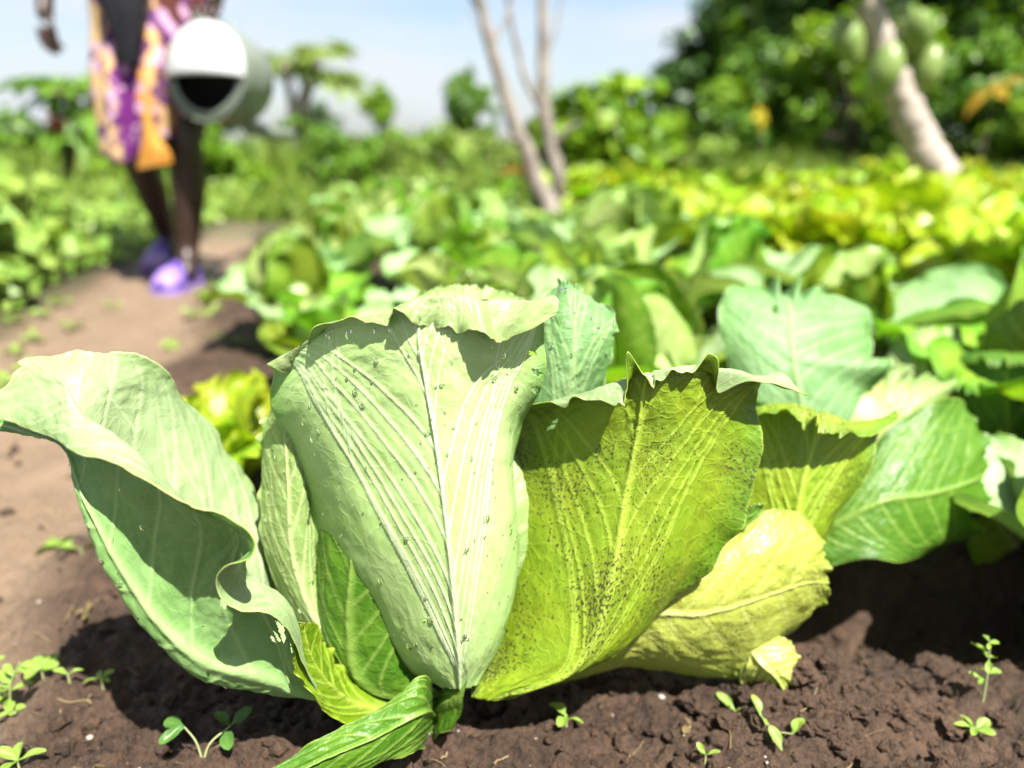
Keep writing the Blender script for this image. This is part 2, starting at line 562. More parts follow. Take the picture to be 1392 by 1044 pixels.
# ------------------------------------------------------------------ the ground
def path_mask(x, y):
    cx = np.interp(y, [0, 0.5, 1.0, 1.6, 2.6, 4.0, 7], [-0.52, -0.62, -0.78, -0.98, -1.18, -1.45, -1.9])
    hw = np.interp(y, [0, 0.5, 1.2, 2.6, 4], [0.16, 0.20, 0.25, 0.20, 0.10])
    d = np.abs(x - cx + 0.06 * vn(x * 4, y * 4, 0, 5)) / hw
    return (1 - sstep(0.75, 1.35, d)) * (1 - sstep(3.6, 5.0, y))


def ground_h(x, y, fine=True):
    x = np.asarray(x, float)
    y = np.asarray(y, float)
    pm = path_mask(x, y)
    h = 0.012 * vn(x * 2.2, y * 2.2, 0, 3) - 0.02 * pm
    near = np.exp(-((x - 0.0) / 0.30) ** 2 - ((y - 0.60) / 0.16) ** 2)
    h = h - 0.018 * near
    fade = 1 - sstep(3.0, 6.0, y)
    a = (1 - 0.5 * pm) * fade
    cl = fbm(x * 16, y * 16, 0, 21, 3, 0.55)
    h = h + a * 0.011 * cl
    rid = 1 - np.abs(fbm(x * 42, y * 42, 0.5, 31, 3, 0.55))
    h = h + a * 0.010 * (rid - 0.6)
    if fine:
        h = h + (0.35 + 0.65 * a) * fade * 0.0032 * fbm(x * 130, y * 130, 0, 41, 3, 0.6)
    # a mound of clods right of the near cabbage
    h = h + 0.022 * np.exp(-((x - 0.24) / 0.06) ** 2 - ((y - 0.545) / 0.04) ** 2) * (1 + 0.6 * rid)
    # furrow between the near cabbage and the next row
    fy = np.exp(-(np.abs(y - 0.70) / 0.085) ** 3) * sstep(0.20, 0.32, x) * (1 - sstep(1.2, 1.5, x))
    h = h - 0.085 * fy
    h = h + 0.10 * sstep(4.5, 9.0, y) + 0.15 * sstep(9, 30, y)
    return h


def build_ground():
    nr, nc = 620, 640
    s = np.linspace(0, 1, nr)
    y = -0.6 * (1 - s) ** 12 + 0.10 + 0.30 * s + 1.9 * s ** 3 + 14 * s ** 9 + 900 * s ** 40
    hw = 0.42 + 0.85 * np.maximum(y, 0)
    hw = hw + 0.5 * sstep(3, 30, y) * y
    u = np.linspace(-1, 1, nc)
    Y = np.repeat(y[:, None], nc, 1)
    X = u[None, :] * hw[:, None] + (np.sign(u) * np.abs(u) ** 24)[None, :] * (3.0 + 3.0 * np.maximum(y, 0))[:, None]
    Z = ground_h(X, Y)
    V = np.stack([X, Y, Z], -1).reshape(-1, 3)
    me = mesh_np('ground', V, grid_faces(nr, nc))
    fattr(me, 'path', path_mask(X, Y))
    g = sstep(3.8, 5.2, Y + 0.5 * vn(X * 1.5, Y * 1.5, 0, 8)) * 0.9
    g = np.maximum(g, 0.75 * sstep(-1.35, -1.6, X - 0.25 * (2.6 - Y)) * sstep(1.4, 2.0, Y))
    fattr(me, 'green', g)
    link('ground', me, mat=M['soil'], kind='structure', label='brown crumbly garden soil with a trodden path')


build_ground()


def gh(x, y):
    return float(ground_h(np.array([x]), np.array([y]))[0])


# ------------------------------------------------------------------ cabbage leaves
def vein_lines(nside, seed, fan):
    """secondary veins as polylines in (u, v): leave the midrib and bend out to the margin"""
    r = np.random.default_rng(seed)
    L = []
    for sgn in (-1, 1):
        for k in range(nside):
            f = (k + 0.5 * (sgn > 0) * 0.7) / nside
            v0 = 0.015 + 0.80 * f ** (1.5 if fan else 1.0) + r.uniform(-.01, .01)
            ve = min(1.02, v0 + (0.30 + 0.62 * (1 - f)) * (1.0 if fan else 0.55))
            ue = 0.97 if ve < 0.97 else 0.95 - 0.55 * f
            if fan and ve >= 0.97:
                ue = 0.9 - 0.75 * f
            t = np.linspace(0, 1, 14)
            p = 1.35 + 0.25 * r.random()
            u = sgn * ue * (1 - (1 - t) ** p) if not fan else sgn * ue * (0.35 * t ** 1.3 + 0.65 * np.sin(t * np.pi / 2) ** 1.1)
            v = v0 + (ve - v0) * t
            u = u + sgn * 0.012 * np.sin(t * 9 + r.random() * 6) * t
            L.append((u, v, 1.0 - 0.35 * f))
            # a branch
            q = 5 + int(r.integers(0, 4))
            tb = np.linspace(0, 1, 8)
            dirn = 1 if r.random() < 0.5 else -1
            ub = u[q] + sgn * dirn * 0.12 * tb + (u[-1] - u[q]) * tb * 0.55
            vb = v[q] + (min(1.0, v[-1] + 0.03) - v[q]) * tb * (1.0 if dirn < 0 else 0.75)
            L.append((ub, vb, 0.5))
    return L


def seg_dist(U, V, u, v, ws, ls):
    px, py = U * ws, V * ls
    best = np.full(U.shape, 1e9)
    tt = np.zeros(U.shape)
    n = len(u)
    for k in range(n - 1):
        ax, ay, bx, by = u[k] * ws, v[k] * ls, u[k + 1] * ws, v[k + 1] * ls
        dx, dy = bx - ax, by - ay
        t = np.clip(((px - ax) * dx + (py - ay) * dy) / (dx * dx + dy * dy + 1e-12), 0, 1)
        d = np.hypot(px - ax - t * dx, py - ay - t * dy)
        m = d < best
        best[m] = d[m]
        tt[m] = (k + t[m]) / (n - 1)
    return best, tt


def leaf_mesh(name, surf, nu, nv, facing, seed=1, nside=7, fan=False, ruffle=0.006, freq=15, rw=0.10, vein_w=0.0016,
              vein_h=0.0013, blister=0.0016, holes=(), margin_w=0.16, midw=0.0035, rough_edge=0.02, crumple=0.0, ragged=0.0, corner=0.06, grain=0.6, crinkle=0.0035, mid_tone=1.0):
    """surf(ubar, vbar) -> points, ubar in [-1,1], vbar in [0,1]"""
    u = np.linspace(-1, 1, nu)
    v = np.linspace(0, 1, nv)
    U, V = np.meshgrid(u, v)
    th = np.arctan2(U, V - 0.5)
    # uneven outline
    wob = rough_edge * (fbm(th * 2.2, seed * 3.1, 0, seed, 3) + 0.3 * vn(th * 9, seed, 0, seed + 2) + 0.22 * vn(th * 34, seed, 0, seed + 3))
    if ragged:
        wob = wob - ragged * np.maximum(0, vn(th * 16, seed * 1.7, 0, seed + 9))
    U2 = U * (1 + wob * np.abs(U) ** 6)
    V2 = V * (1 + (wob * 0.8 - corner * np.abs(U) ** 5) * V ** 6)
    G = surf(U2, V2)
    ls = np.linalg.norm(np.diff(G[:, nu // 2], axis=0), axis=1).sum()
    k = int(nv * 0.6)
    ws = np.linalg.norm(np.diff(G[k], axis=0), axis=1).sum() / 2

    def normals(G):
        du = np.gradient(G, axis=1)
        dv = np.gradient(G, axis=0)
        n = np.cross(du, dv)
        n /= np.linalg.norm(n, axis=2)[..., None] + 1e-12
        return n
    Nn = normals(G)
    c = Nn[nv // 4: 3 * nv // 4, nu // 4: 3 * nu // 4].mean((0, 1))
    if np.dot(c, facing) < 0:
        Nn = -Nn
        sgn = -1
    else:
        sgn = 1
    de = np.minimum((1 - np.abs(U)) * ws, (1 - V) * ls)          # metres to the margin
    dist = np.full(U.shape, 1e9)
    mask = np.zeros(U.shape)
    for (uu, vv, st) in vein_lines(nside, seed, fan):
        d, t = seg_dist(U, V, uu, vv, ws, ls)
        wv = vein_w * st * (1.25 - 0.85 * t)
        mask = np.maximum(mask, np.exp(-(d / wv) ** 2) * (0.45 + 0.55 * st) * (1 - 0.35 * t))
        dist = np.minimum(dist, d / (0.6 + 0.4 * st))
    dm = np.abs(U) * ws * np.clip(0.25 + V * 1.2, 0, 1)
    wm = midw * (1.15 - 0.85 * V)
    mid = np.exp(-(dm / wm) ** 2)
    mask = np.maximum(mask, mid * mid_tone)
    dist = np.minimum(dist, dm)
    bl = 1 - np.exp(-(dist / 0.008) ** 1.5)
    nb = 0.65 + 0.5 * fbm(U * ws * 45, V * ls * 45, seed, seed + 4, 2)
    disp = vein_h * mask + vein_h * 1.6 * mid + blister * bl * nb * sstep(0.0, 0.03, de + 0.01)
    disp = disp + 0.0007 * grain * fbm(U * ws * 180, V * ls * 180, seed, seed + 6, 2)
    ph = freq * th + 2.6 * fbm(th * 1.6, seed * 0.7, 0, seed + 7, 2)
    am = 0.65 + 0.6 * vn(th * 2.5, seed * 1.3, 0, seed + 8)
    rf = ruffle * np.exp(-(de / (rw * ws)) ** 1.15) * (np.sin(ph) * am + 0.22 * np.sin(1.8 * ph + 1.3) * am)
    ph2 = freq * 3.1 * th + 3.0 * vn(th * 5, seed * 2.1, 0, seed + 14)
    rf = rf + crinkle * np.exp(-(de / (0.05 * ws)) ** 1.2) * np.sin(ph2) * (0.5 + 0.8 * vn(th * 7, seed, 0.3, seed + 15))
    rf = rf * sstep(0.05, 0.35, V)
    disp = disp + rf
    if crumple:
        disp = disp + crumple * fbm(U * ws * 22, V * ls * 22, seed * 2.0, seed + 12, 3, 0.55)
    G = G + Nn * disp[..., None]
    Nn = normals(G) * sgn
    F = grid_faces(nv, nu)
    if sgn < 0:
        F = F[:, ::-1]
    if holes:
        UV = np.stack([(U * ws).ravel(), (V * ls).ravel()], -1)
        cen = UV[F].mean(1)
        keep = np.ones(len(F), bool)
        for (hu, hv, hr) in holes:
            dx, dy = cen[:, 0] - hu * ws, cen[:, 1] - hv * ls
            a = np.arctan2(dy, dx)
            keep &= np.hypot(dx, dy * 0.8) > hr * (1 + 0.35 * np.sin(a * 2 + hu * 9) + 0.2 * np.sin(a * 5 + hv * 20))
        F = F[keep]
    me = mesh_np(name, G.reshape(-1, 3), F)
    fattr(me, 'vein', np.clip(mask, 0, 1))
    fattr(me, 'edge', np.exp(-(de / (margin_w * ws)) ** 1.2) * 0.9)
    fattr(me, 'lip', np.exp(-(de / 0.0009) ** 2) * 0.85)
    fattr(me, 'low', np.clip(1 - V * 1.6, 0, 1))
    uvmap(me, np.stack([(U * ws).ravel() + seed * 0.37, (V * ls).ravel() + seed * 0.11], -1))
    return me, G, Nn


def ctrl_surf(rows, k=1.0, origin=None):
    A = np.array([[P(px, py, y * k) for (px, py, y) in r] for r in rows])
    if origin is not None:
        A = A - np.asarray(origin)
    nr, nc = A.shape[:2]

    def surf(U, V):
        # separable sampling with per-sample parameters (outline wobble is small): bilinear on a fine resample
        fr, fc = 160, 160
        a = crom(A, np.linspace(0, nr - 1, fr))
        a = crom(np.swapaxes(a, 0, 1), np.linspace(0, nc - 1, fc))
        a = np.swapaxes(a, 0, 1)
        s = V * (fr - 1)
        c = (U + 1) / 2 * (fc - 1)
        i = np.clip(np.floor(s).astype(int), 0, fr - 2)
        j = np.clip(np.floor(c).astype(int), 0, fc - 2)
        ts, tcn = (s - i)[..., None], (c - j)[..., None]
        return (a[i, j] * (1 - ts) * (1 - tcn) + a[i + 1, j] * ts * (1 - tcn) + a[i, j + 1] * (1 - ts) * tcn + a[i + 1, j + 1] * ts * tcn)
    return surf


def droplets(G, Nn, n, seed, rmin=0.0009, rmax=0.0026, vlo=0.2, vhi=0.97, ulo=0.06, uhi=0.94, side=1):
    r = np.random.default_rng(seed)
    mb = MB()
    nv, nu = G.shape[:2]
    # unit dome
    ring, hs = 10, 4
    dome = [(0, 0, 1.0)]
    for k in range(1, hs + 1):
        ph = k / hs * np.pi / 2 * 1.12
        for q in range(ring):
            a = 2 * np.pi * q / ring
            dome.append((math.sin(ph) * math.cos(a), math.sin(ph) * math.sin(a), math.cos(ph)))
    dome = np.array(dome)
    f3 = [(0, 1 + q, 1 + (q + 1) % ring) for q in range(ring)]
    f4 = [(1 + k * ring + q, 1 + (k + 1) * ring + q, 1 + (k + 1) * ring + (q + 1) % ring, 1 + k * ring + (q + 1) % ring)
          for k in range(hs - 1) for q in range(ring)]
    for _ in range(n):
        i = int(r.uniform(vlo, vhi) * (nv - 1))
        j = int(r.uniform(ulo, uhi) * (nu - 1))
        p, nn = G[i, j], Nn[i, j] * side
        down = np.array((0, 0, -1.0)) - nn * (-nn[2])
        L = np.linalg.norm(down)
        down = down / L if L > 0.05 else np.cross(nn, (1, 0, 0))
        lat = np.cross(nn, down)
        R_ = rmin + (rmax - rmin) * r.random() ** 3.0
        st = 1.0 + 0.45 * r.random()
        d = dome * np.array((R_, R_ * st, R_ * r.uniform(0.45, 0.7)))
        V = p + nn * (-0.00005) + d[:, :1] * lat + d[:, 1:2] * down + d[:, 2:] * nn
        base = mb.n
        mb.v.append(V)
        mb.f3.append(np.array(f3) + base)
        mb.f4.append(np.array(f4) + base)
        mb.n += len(V)
    return mb.mesh('water_droplets')


# ------------------------------------------------------------------ the near cabbage, leaf by leaf
KH = 0.93
HERO_BASE = np.array((-0.025, 0.575, 0.0))
HERO_BASE[2] = gh(HERO_BASE[0], HERO_BASE[1])
hero = thing('cabbage_plant', 'large dewy cabbage with pale front leaf in the foreground soil', 'cabbage', HERO_BASE)


def hero_leaf(rows, mat, label=None, nu=150, nv=150, facing=(0, -1, 0.2), drops=0, dseed=1, dkw=None, k=KH, parent=None, inner=None, **kw):
    par = parent or hero
    org = np.array(par.location)
    me, G, Nn = leaf_mesh('leaf', ctrl_surf(rows, k, org), nu, nv, facing, **kw)
    o = link('leaf', me, par, M[mat])
    if inner:                                    # the waxy upper face of the blade is a face of its own
        me.materials.append(M[inner])
        sm = o.modifiers.new('thickness', 'SOLIDIFY')
        sm.thickness = 0.0007
        sm.offset = -1.0
        sm.material_offset = 1
        sm.material_offset_rim = 0
    if label:
        o['label'] = label
    if drops:
        dm = droplets(G, Nn, drops, dseed, **(dkw or {}))
        link('water_droplets', dm, o, M['water'], kind='stuff')
    return o


# front leaf: outer face to the camera, its upper rim rolled out and down
hero_leaf([
    [(600, 932, .520), (608, 934, .512), (616, 935, .509), (625, 935, .508), (633, 935, .510), (640, 934, .514), (648, 932, .520)],
    [(505, 885, .555), (545, 885, .520), (585, 882, .500), (622, 875, .493), (650, 872, .500), (672, 866, .515), (690, 852, .545)],
    [(440, 755, .562), (492, 765, .520), (552, 765, .495), (612, 762, .482), (655, 760, .490), (690, 752, .512), (717, 735, .555)],
    [(408, 645, .568), (458, 645, .522), (526, 640, .498), (597, 632, .484), (645, 635, .490), (685, 632, .513), (712, 622, .558)],
    [(385, 560, .568), (436, 542, .524), (506, 530, .501), (580, 527, .487), (635, 530, .491), (685, 535, .512), (723, 540, .555)],
    [(386, 515, .568), (438, 480, .524), (502, 465, .500), (570, 462, .488), (630, 468, .490), (688, 478, .508), (735, 480, .545)],
    [(394, 488, .562), (446, 446, .522), (506, 432, .500), (573, 408, .493), (640, 402, .494), (700, 408, .506), (748, 416, .538)],
    [(392, 496, .556), (450, 448, .512), (508, 438, .490), (558, 432, .483), (632, 455, .478), (692, 463, .487), (742, 442, .525)],
], 'front', nu=230, nv=260, fan=True, nside=12, seed=3, ruffle=0.010, freq=9, rw=0.15, drops=130, dseed=5,
    dkw=dict(vlo=0.15, vhi=0.86, rmax=0.003), inner='pale_inner', mid_tone=0.6, vein_w=0.0010, vein_h=0.0010, midw=0.0019, blister=0.0013, crumple=0.0008, margin_w=0.10, rough_edge=0.022, grain=0.25,
    holes=[(0.93, 0.66, .0035), (0.95, 0.60, .003), (0.9, 0.72, .0028)], ragged=0.012)

# the leaf reaching left, cupped, near rim folded out
hero_leaf([
    [(500, 975, .520), (505, 968, .522), (510, 958, .528), (515, 945, .540), (520, 930, .555), (525, 915, .565)],
    [(432, 935, .480), (430, 925, .484), (420, 935, .492), (418, 947, .508), (450, 885, .565), (440, 815, .610)],
    [(388, 840, .456), (392, 826, .474), (370, 880, .482), (350, 938, .492), (385, 845, .565), (395, 735, .620)],
    [(322, 802, .436), (338, 784, .464), (300, 850, .474), (280, 922, .482), (345, 800, .560), (378, 690, .628)],
    [(338, 750, .422), (325, 732, .456), (248, 802, .468), (212, 868, .474), (300, 740, .560), (350, 640, .632)],
    [(245, 706, .420), (252, 686, .452), (190, 722, .464), (152, 782, .468), (240, 650, .555), (305, 575, .632)],
    [(165, 633, .428), (180, 611, .456), (140, 657, .464), (112, 685, .468), (175, 575, .540), (250, 520, .612)],
    [(85, 592, .446), (114, 564, .468), (98, 600, .472), (90, 606, .478), (128, 535, .520), (185, 490, .575)],
    [(30, 580, .470), (85, 520, .480), (50, 570, .482), (40, 590, .490), (80, 508, .520), (130, 492, .550)],
    [(-35, 560, .490), (40, 500, .500), (0, 545, .500), (-20, 585, .505), (20, 502, .525), (70, 497, .545)],
], 'left', nu=200, nv=220, nside=7, seed=8, inner='wax_inner', ruffle=0.013, freq=9, rw=0.12, drops=60, dseed=9, vein_w=0.0015, vein_h=0.0012,
    midw=0.004, blister=0.0014, crumple=0.0016, rough_edge=0.012, dkw=dict(rmin=0.0007, rmax=0.002),
    holes=[(-0.36, 0.36, .0045), (-0.40, 0.345, .003), (-0.36, 0.215, .005), (-0.30, 0.22, .0028), (-0.26, 0.225, .0022), (-0.38, .18, .002)], ragged=0.04)

# small ragged leaf between the left leaf and the head
hero_leaf([
    [(490, 935, .560), (500, 938, .555), (510, 940, .552), (520, 940, .555), (530, 936, .560)],
    [(405, 850, .560), (425, 860, .545), (440, 865, .540), (450, 850, .548), (455, 830, .560)],
    [(358, 740, .575), (378, 755, .555), (400, 765, .548), (420, 760, .552), (428, 740, .562)],
    [(352, 650, .590), (370, 655, .570), (392, 660, .558), (412, 660, .558), (424, 655, .566)],
    [(358, 580, .600), (372, 580, .582), (388, 580, .570), (402, 582, .566), (414, 590, .570)],
    [(372, 545, .605), (380, 540, .590), (390, 545, .578), (398, 555, .572), (408, 570, .572)],
], 'pale', nu=110, nv=150, nside=6, vein_h=0.0006, seed=12, ruffle=0.0045, freq=18, rw=0.16, ragged=0.06, blister=0.0014, drops=16, dseed=3,
    holes=[(0.45, 0.86, .003), (0.7, 0.5, .003), (0.8, 0.34, .004), (0.75, .62, .003)], midw=0.0028)

# shaded head leaf under the front leaf
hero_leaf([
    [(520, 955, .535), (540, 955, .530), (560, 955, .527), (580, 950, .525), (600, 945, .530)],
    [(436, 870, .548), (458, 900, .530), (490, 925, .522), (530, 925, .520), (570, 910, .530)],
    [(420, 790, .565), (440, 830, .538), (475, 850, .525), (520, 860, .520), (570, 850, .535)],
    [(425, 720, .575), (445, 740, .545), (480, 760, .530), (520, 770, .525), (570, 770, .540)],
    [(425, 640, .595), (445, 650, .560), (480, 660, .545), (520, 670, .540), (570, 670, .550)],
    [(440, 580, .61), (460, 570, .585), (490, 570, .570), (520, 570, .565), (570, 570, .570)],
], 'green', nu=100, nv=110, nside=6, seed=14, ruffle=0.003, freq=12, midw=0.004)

# a second ragged, bright leaf edge under the left leaf
hero_leaf([
    [(512, 985, .512), (518, 975, .515), (524, 962, .522), (530, 945, .53)],
    [(470, 985, .492), (475, 965, .500), (480, 945, .512), (485, 920, .53)],
    [(430, 955, .478), (438, 938, .485), (450, 922, .500), (460, 900, .525)],
    [(402, 905, .470), (412, 895, .478), (425, 885, .492), (440, 870, .525)],
    [(392, 850, .466), (402, 848, .474), (415, 845, .490), (430, 840, .525)],
], 'lime', nu=70, nv=90, nside=5, seed=17, ruffle=0.004, freq=24, rw=0.2, ragged=0.05, midw=0.003)

# right leaf, dusty outer face, rim rolled out
hero_leaf([
    [(640, 948, .530), (655, 950, .527), (672, 950, .525), (690, 948, .526), (706, 943, .530)],
    [(640, 860, .580), (715, 890, .530), (785, 905, .512), (832, 890, .522), (868, 862, .550)],
    [(655, 750, .600), (742, 780, .545), (830, 790, .518), (898, 788, .524), (948, 775, .560)],
    [(665, 660, .612), (755, 675, .560), (850, 675, .528), (926, 675, .530), (985, 690, .568)],
    [(680, 600, .618), (768, 600, .566), (866, 595, .534), (945, 592, .534), (1008, 610, .572)],
    [(690, 572, .614), (780, 545, .562), (876, 528, .532), (960, 525, .532), (1024, 560, .570)],
    [(698, 562, .600), (788, 536, .552), (884, 505, .530), (970, 502, .530), (1052, 524, .565)],
    [(700, 570, .586), (790, 540, .536), (886, 508, .523), (976, 506, .522), (1098, 546, .556)],
], 'right', nu=190, nv=200, fan=True, nside=8, seed=21, inner='wax_inner', ruffle=0.018, freq=8, rw=0.12, vein_w=0.0012, vein_h=0.0012,
    midw=0.0035, blister=0.0014, margin_w=0.13, holes=[(-0.62, 0.62, .0028), (-0.6, .64, .002)], crumple=0.0012, corner=0.0)

# old yellow leaf low on the right
hero_leaf([
    [(735, 938, .600), (740, 925, .590), (748, 905, .588), (755, 882, .598), (762, 862, .615)],
    [(850, 908, .590), (856, 885, .574), (866, 840, .570), (884, 790, .582), (905, 740, .605)],
    [(930, 920, .590), (940, 890, .568), (950, 835, .560), (966, 772, .570), (984, 715, .600)],
    [(1002, 918, .598), (1016, 880, .575), (1026, 815, .566), (1032, 752, .572), (1040, 692, .600)],
    [(1046, 880, .618), (1080, 845, .600), (1092, 792, .588), (1094, 742, .588), (1090, 696, .608)],
    [(1092, 850, .630), (1118, 826, .618), (1128, 792, .604), (1122, 752, .602), (1110, 716, .618)],
], 'old', nu=140, nv=140, nside=6, seed=26, ruffle=0.006, freq=8, rw=0.14, crumple=0.0014, midw=0.0022, vein_h=0.0006, vein_w=0.001)
hero_leaf([
    [(1000, 890, .600), (1010, 880, .596), (1022, 868, .596), (1035, 855, .602)],
    [(1002, 915, .590), (1022, 905, .580), (1045, 890, .578), (1070, 868, .592)],
    [(1018, 932, .585), (1040, 922, .574), (1065, 910, .570), (1086, 888, .584)],
    [(1040, 944, .584), (1055, 940, .572), (1075, 930, .570), (1088, 912, .580)],
], 'old', nu=70, nv=70, nside=5, seed=28, ruffle=0.003, freq=9, rw=0.2, crumple=0.002, midw=0.002)

# leaf behind on the right, outer face and rolled rim
hero_leaf([
    [(1040, 790, .650), (1055, 795, .642), (1072, 796, .638), (1090, 792, .640), (1105, 780, .650)],
    [(1000, 715, .655), (1040, 728, .640), (1080, 735, .630), (1112, 728, .634), (1135, 706, .652)],
    [(1000, 655, .672), (1042, 662, .650), (1088, 668, .635), (1132, 662, .638), (1172, 636, .660)],
    [(1010, 600, .682), (1058, 600, .660), (1106, 602, .645), (1152, 602, .645), (1196, 590, .668)],
    [(1012, 560, .684), (1062, 548, .664), (1112, 558, .650), (1162, 572, .652), (1216, 568, .672)],
    [(1008, 574, .670), (1062, 566, .640), (1116, 580, .622), (1168, 592, .626), (1225, 578, .650)],
], 'right', nu=120, nv=120, nside=7, seed=31, ruffle=0.007, freq=8, rw=0.12, crumple=0.001, fan=True)
# small curled bit at the joint of the right leaves
hero_leaf([
    [(985, 735, .600), (1000, 738, .596), (1012, 735, .60), (1024, 726, .61)],
    [(982, 712, .598), (1000, 712, .588), (1018, 710, .592), (1034, 700, .605)],
    [(990, 690, .600), (1006, 688, .588), (1024, 686, .592), (1042, 680, .606)],
], 'green', nu=50, nv=50, nside=3, seed=33, ruffle=0.003, freq=14, rw=0.25)

# back leaves of the head
hero_leaf([
    [(700, 640, .620), (740, 645, .625), (775, 640, .630), (800, 630, .640)],
    [(720, 560, .615), (752, 570, .612), (785, 560, .618), (812, 540, .632)],
    [(730, 480, .622), (762, 490, .610), (798, 486, .614), (835, 470, .630)],
    [(735, 420, .640), (764, 425, .622), (800, 430, .624), (843, 445, .636)],
    [(752, 386, .660), (770, 384, .640), (795, 395, .638), (830, 424, .644)],
], 'wax', nu=110, nv=120, nside=6, seed=35, ruffle=0.004, freq=8, rw=0.12, drops=60, dseed=35, fan=True, vein_h=0.0005, blister=0.0008,
    dkw=dict(vlo=0.3, rmin=0.0008, rmax=0.0022))
hero_leaf([
    [(560, 560, .66), (600, 570, .67), (650, 570, .67), (700, 560, .66)],
    [(540, 480, .68), (595, 490, .69), (655, 490, .69), (715, 480, .67)],
    [(545, 425, .70), (600, 430, .71), (660, 430, .71), (722, 425, .69)],
    [(565, 398, .72), (605, 390, .735), (665, 392, .735), (715, 402, .71)],
], 'pale', nu=90, nv=90, nside=6, seed=37, ruffle=0.006, freq=16, rw=0.16, fan=True)

# leaf lying towards the camera, folded at its upper end
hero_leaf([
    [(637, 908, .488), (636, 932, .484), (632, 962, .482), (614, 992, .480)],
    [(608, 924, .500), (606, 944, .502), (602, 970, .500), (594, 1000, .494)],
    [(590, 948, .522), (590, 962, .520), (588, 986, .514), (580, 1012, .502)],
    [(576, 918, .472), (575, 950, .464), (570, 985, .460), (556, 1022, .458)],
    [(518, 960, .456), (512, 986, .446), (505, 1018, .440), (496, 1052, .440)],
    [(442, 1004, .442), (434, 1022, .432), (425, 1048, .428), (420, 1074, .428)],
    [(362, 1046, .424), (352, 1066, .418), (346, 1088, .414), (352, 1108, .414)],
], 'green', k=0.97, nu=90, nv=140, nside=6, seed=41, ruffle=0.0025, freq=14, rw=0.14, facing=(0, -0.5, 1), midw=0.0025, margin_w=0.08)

# closed heart of the head and stem (seen from other sides)
def sphere_leaf(c, rad, az, spread, z0, z1, seed, mat, parent, nu=60, nv=60):
    def surf(U, V):
        a = az + U * spread * np.clip(0.35 + V * 1.0, 0, 1)
        lat = R(z0) + (R(z1) - R(z0)) * V
        rr = rad * (1 + 0.06 * np.abs(U) ** 3 * (1 - V) + 0.02 * V)
        return np.stack([c[0] + rr * np.cos(lat) * np.cos(a), c[1] + rr * np.cos(lat) * np.sin(a), c[2] + rr * 1.05 * np.sin(lat)], -1)
    me, G, Nn = leaf_mesh('leaf', surf, nu, nv, (math.cos(az), math.sin(az), 0.3), seed=seed, nside=6, ruffle=0.0015, freq=12,
                          blister=0.001, midw=0.004, vein_w=0.0016)
    return link('leaf', me, parent, M[mat])


for q in range(5):
    sphere_leaf((0.0, 0.035, 0.155), 0.085 + 0.004 * q, q * 2.2 + 0.4, 1.05, -70, 78 - 6 * q, 50 + q, 'pale', hero)
mb = MB()
mb.tube([(0, 0, -0.03), (0, 0.01, 0.03), (0, 0.02, 0.09)], [0.02, 0.022, 0.03], 12)
link('stem', mb.mesh('stem'), hero, M['stem'])


# ------------------------------------------------------------------ row cabbages
def gen_leaf(name, L, W, e0, e1, cup, seed, nu=46, nv=56, tipcurl=0.0, ruffle=0.016, freq=10, stalk=0.16, rw=0.2, **kw):
    """leaf growing from the origin along +Y; e0/e1 start and end elevation in degrees, cup lifts the sides"""
    s = np.linspace(0, 1, 120)
    el = R(e0) + (R(e1) - R(e0)) * s ** 1.2 - tipcurl * np.maximum(0, s - 0.7) ** 2 * 11
    cy = np.concatenate([[0], np.cumsum(np.cos(el[:-1]) * L / 119)])
    cz = np.concatenate([[0], np.cumsum(np.sin(el[:-1]) * L / 119)])
    wid = np.where(s < 0.62, stalk + (1 - stalk) * sstep(0.02, 0.62, s), np.sqrt(np.clip(1 - ((s - 0.62) / 0.40) ** 2, 0, 1)))
    wid = wid * W / 2

    def surf(U, V):
        f = np.clip(V, 0, 1) * 119
        i = np.arange(120)
        yc, zc, e, w_ = (np.interp(f, i, a) for a in (cy, cz, el, wid))
        x = U * w_ * (1 - 0.25 * cup * U * U)
        lift = cup * w_ * np.abs(U) ** 2 * 0.8
        return np.stack([x, yc - lift * np.sin(e), zc + lift * np.cos(e)], -1)
    me, G, Nn = leaf_mesh(name, surf, nu, nv, (0, -0.4, 1), seed=seed, ruffle=ruffle, freq=freq, rw=rw, crinkle=0.006, **kw)
    return me


def withmat(me, m):
    me.materials.append(m)
    return me


OUT, MIDL = [], []
for q in range(5):
    OUT.append([withmat(gen_leaf('outer_leaf', 0.27, 0.25, 50 - 4 * q, -6 + 6 * q, 0.30 + 0.08 * q, 60 + q, tipcurl=0.4 + 0.2 * q,
                                 crumple=0.002), M[mm]) for mm in ('gen_wax', 'gen_green')])
for q in range(4):
    MIDL.append([withmat(gen_leaf('inner_leaf', 0.23, 0.22, 66 + 4 * q, 58 + 10 * q, 0.75 + 0.12 * q, 70 + q, tipcurl=0.9,
                                  ruffle=0.009, crumple=0.001), M[mm]) for mm in ('gen_pale', 'gen_green')])
HEADL = []
for q in range(3):
    c = (0, 0, 0)

    def surf(U, V, q=q):
        a = math.pi / 2 + U * 1.25 * np.clip(0.35 + V, 0, 1)
        lat = R(-75) + R(155) * V
        rr = 0.078 * (1 + 0.07 * np.abs(U) ** 3)
        return np.stack([rr * np.cos(lat) * np.cos(a), rr * np.cos(lat) * np.sin(a), 0.115 + rr * np.sin(lat)], -1)
    me, _, _ = leaf_mesh('head_leaf', surf, 34, 34, (0, 1, 0.3), seed=80 + q, nside=6, ruffle=0.003, freq=12, blister=0.0012)
    HEADL.append(withmat(me, M['gen_pale']))
mb = MB()
mb.tube([(0, 0, -0.05), (0, 0, 0.02), (0, 0, 0.06)], [0.016, 0.016, 0.02], 8)
STEM = mb.mesh('stem')
STEM.materials.append(M['stem'])


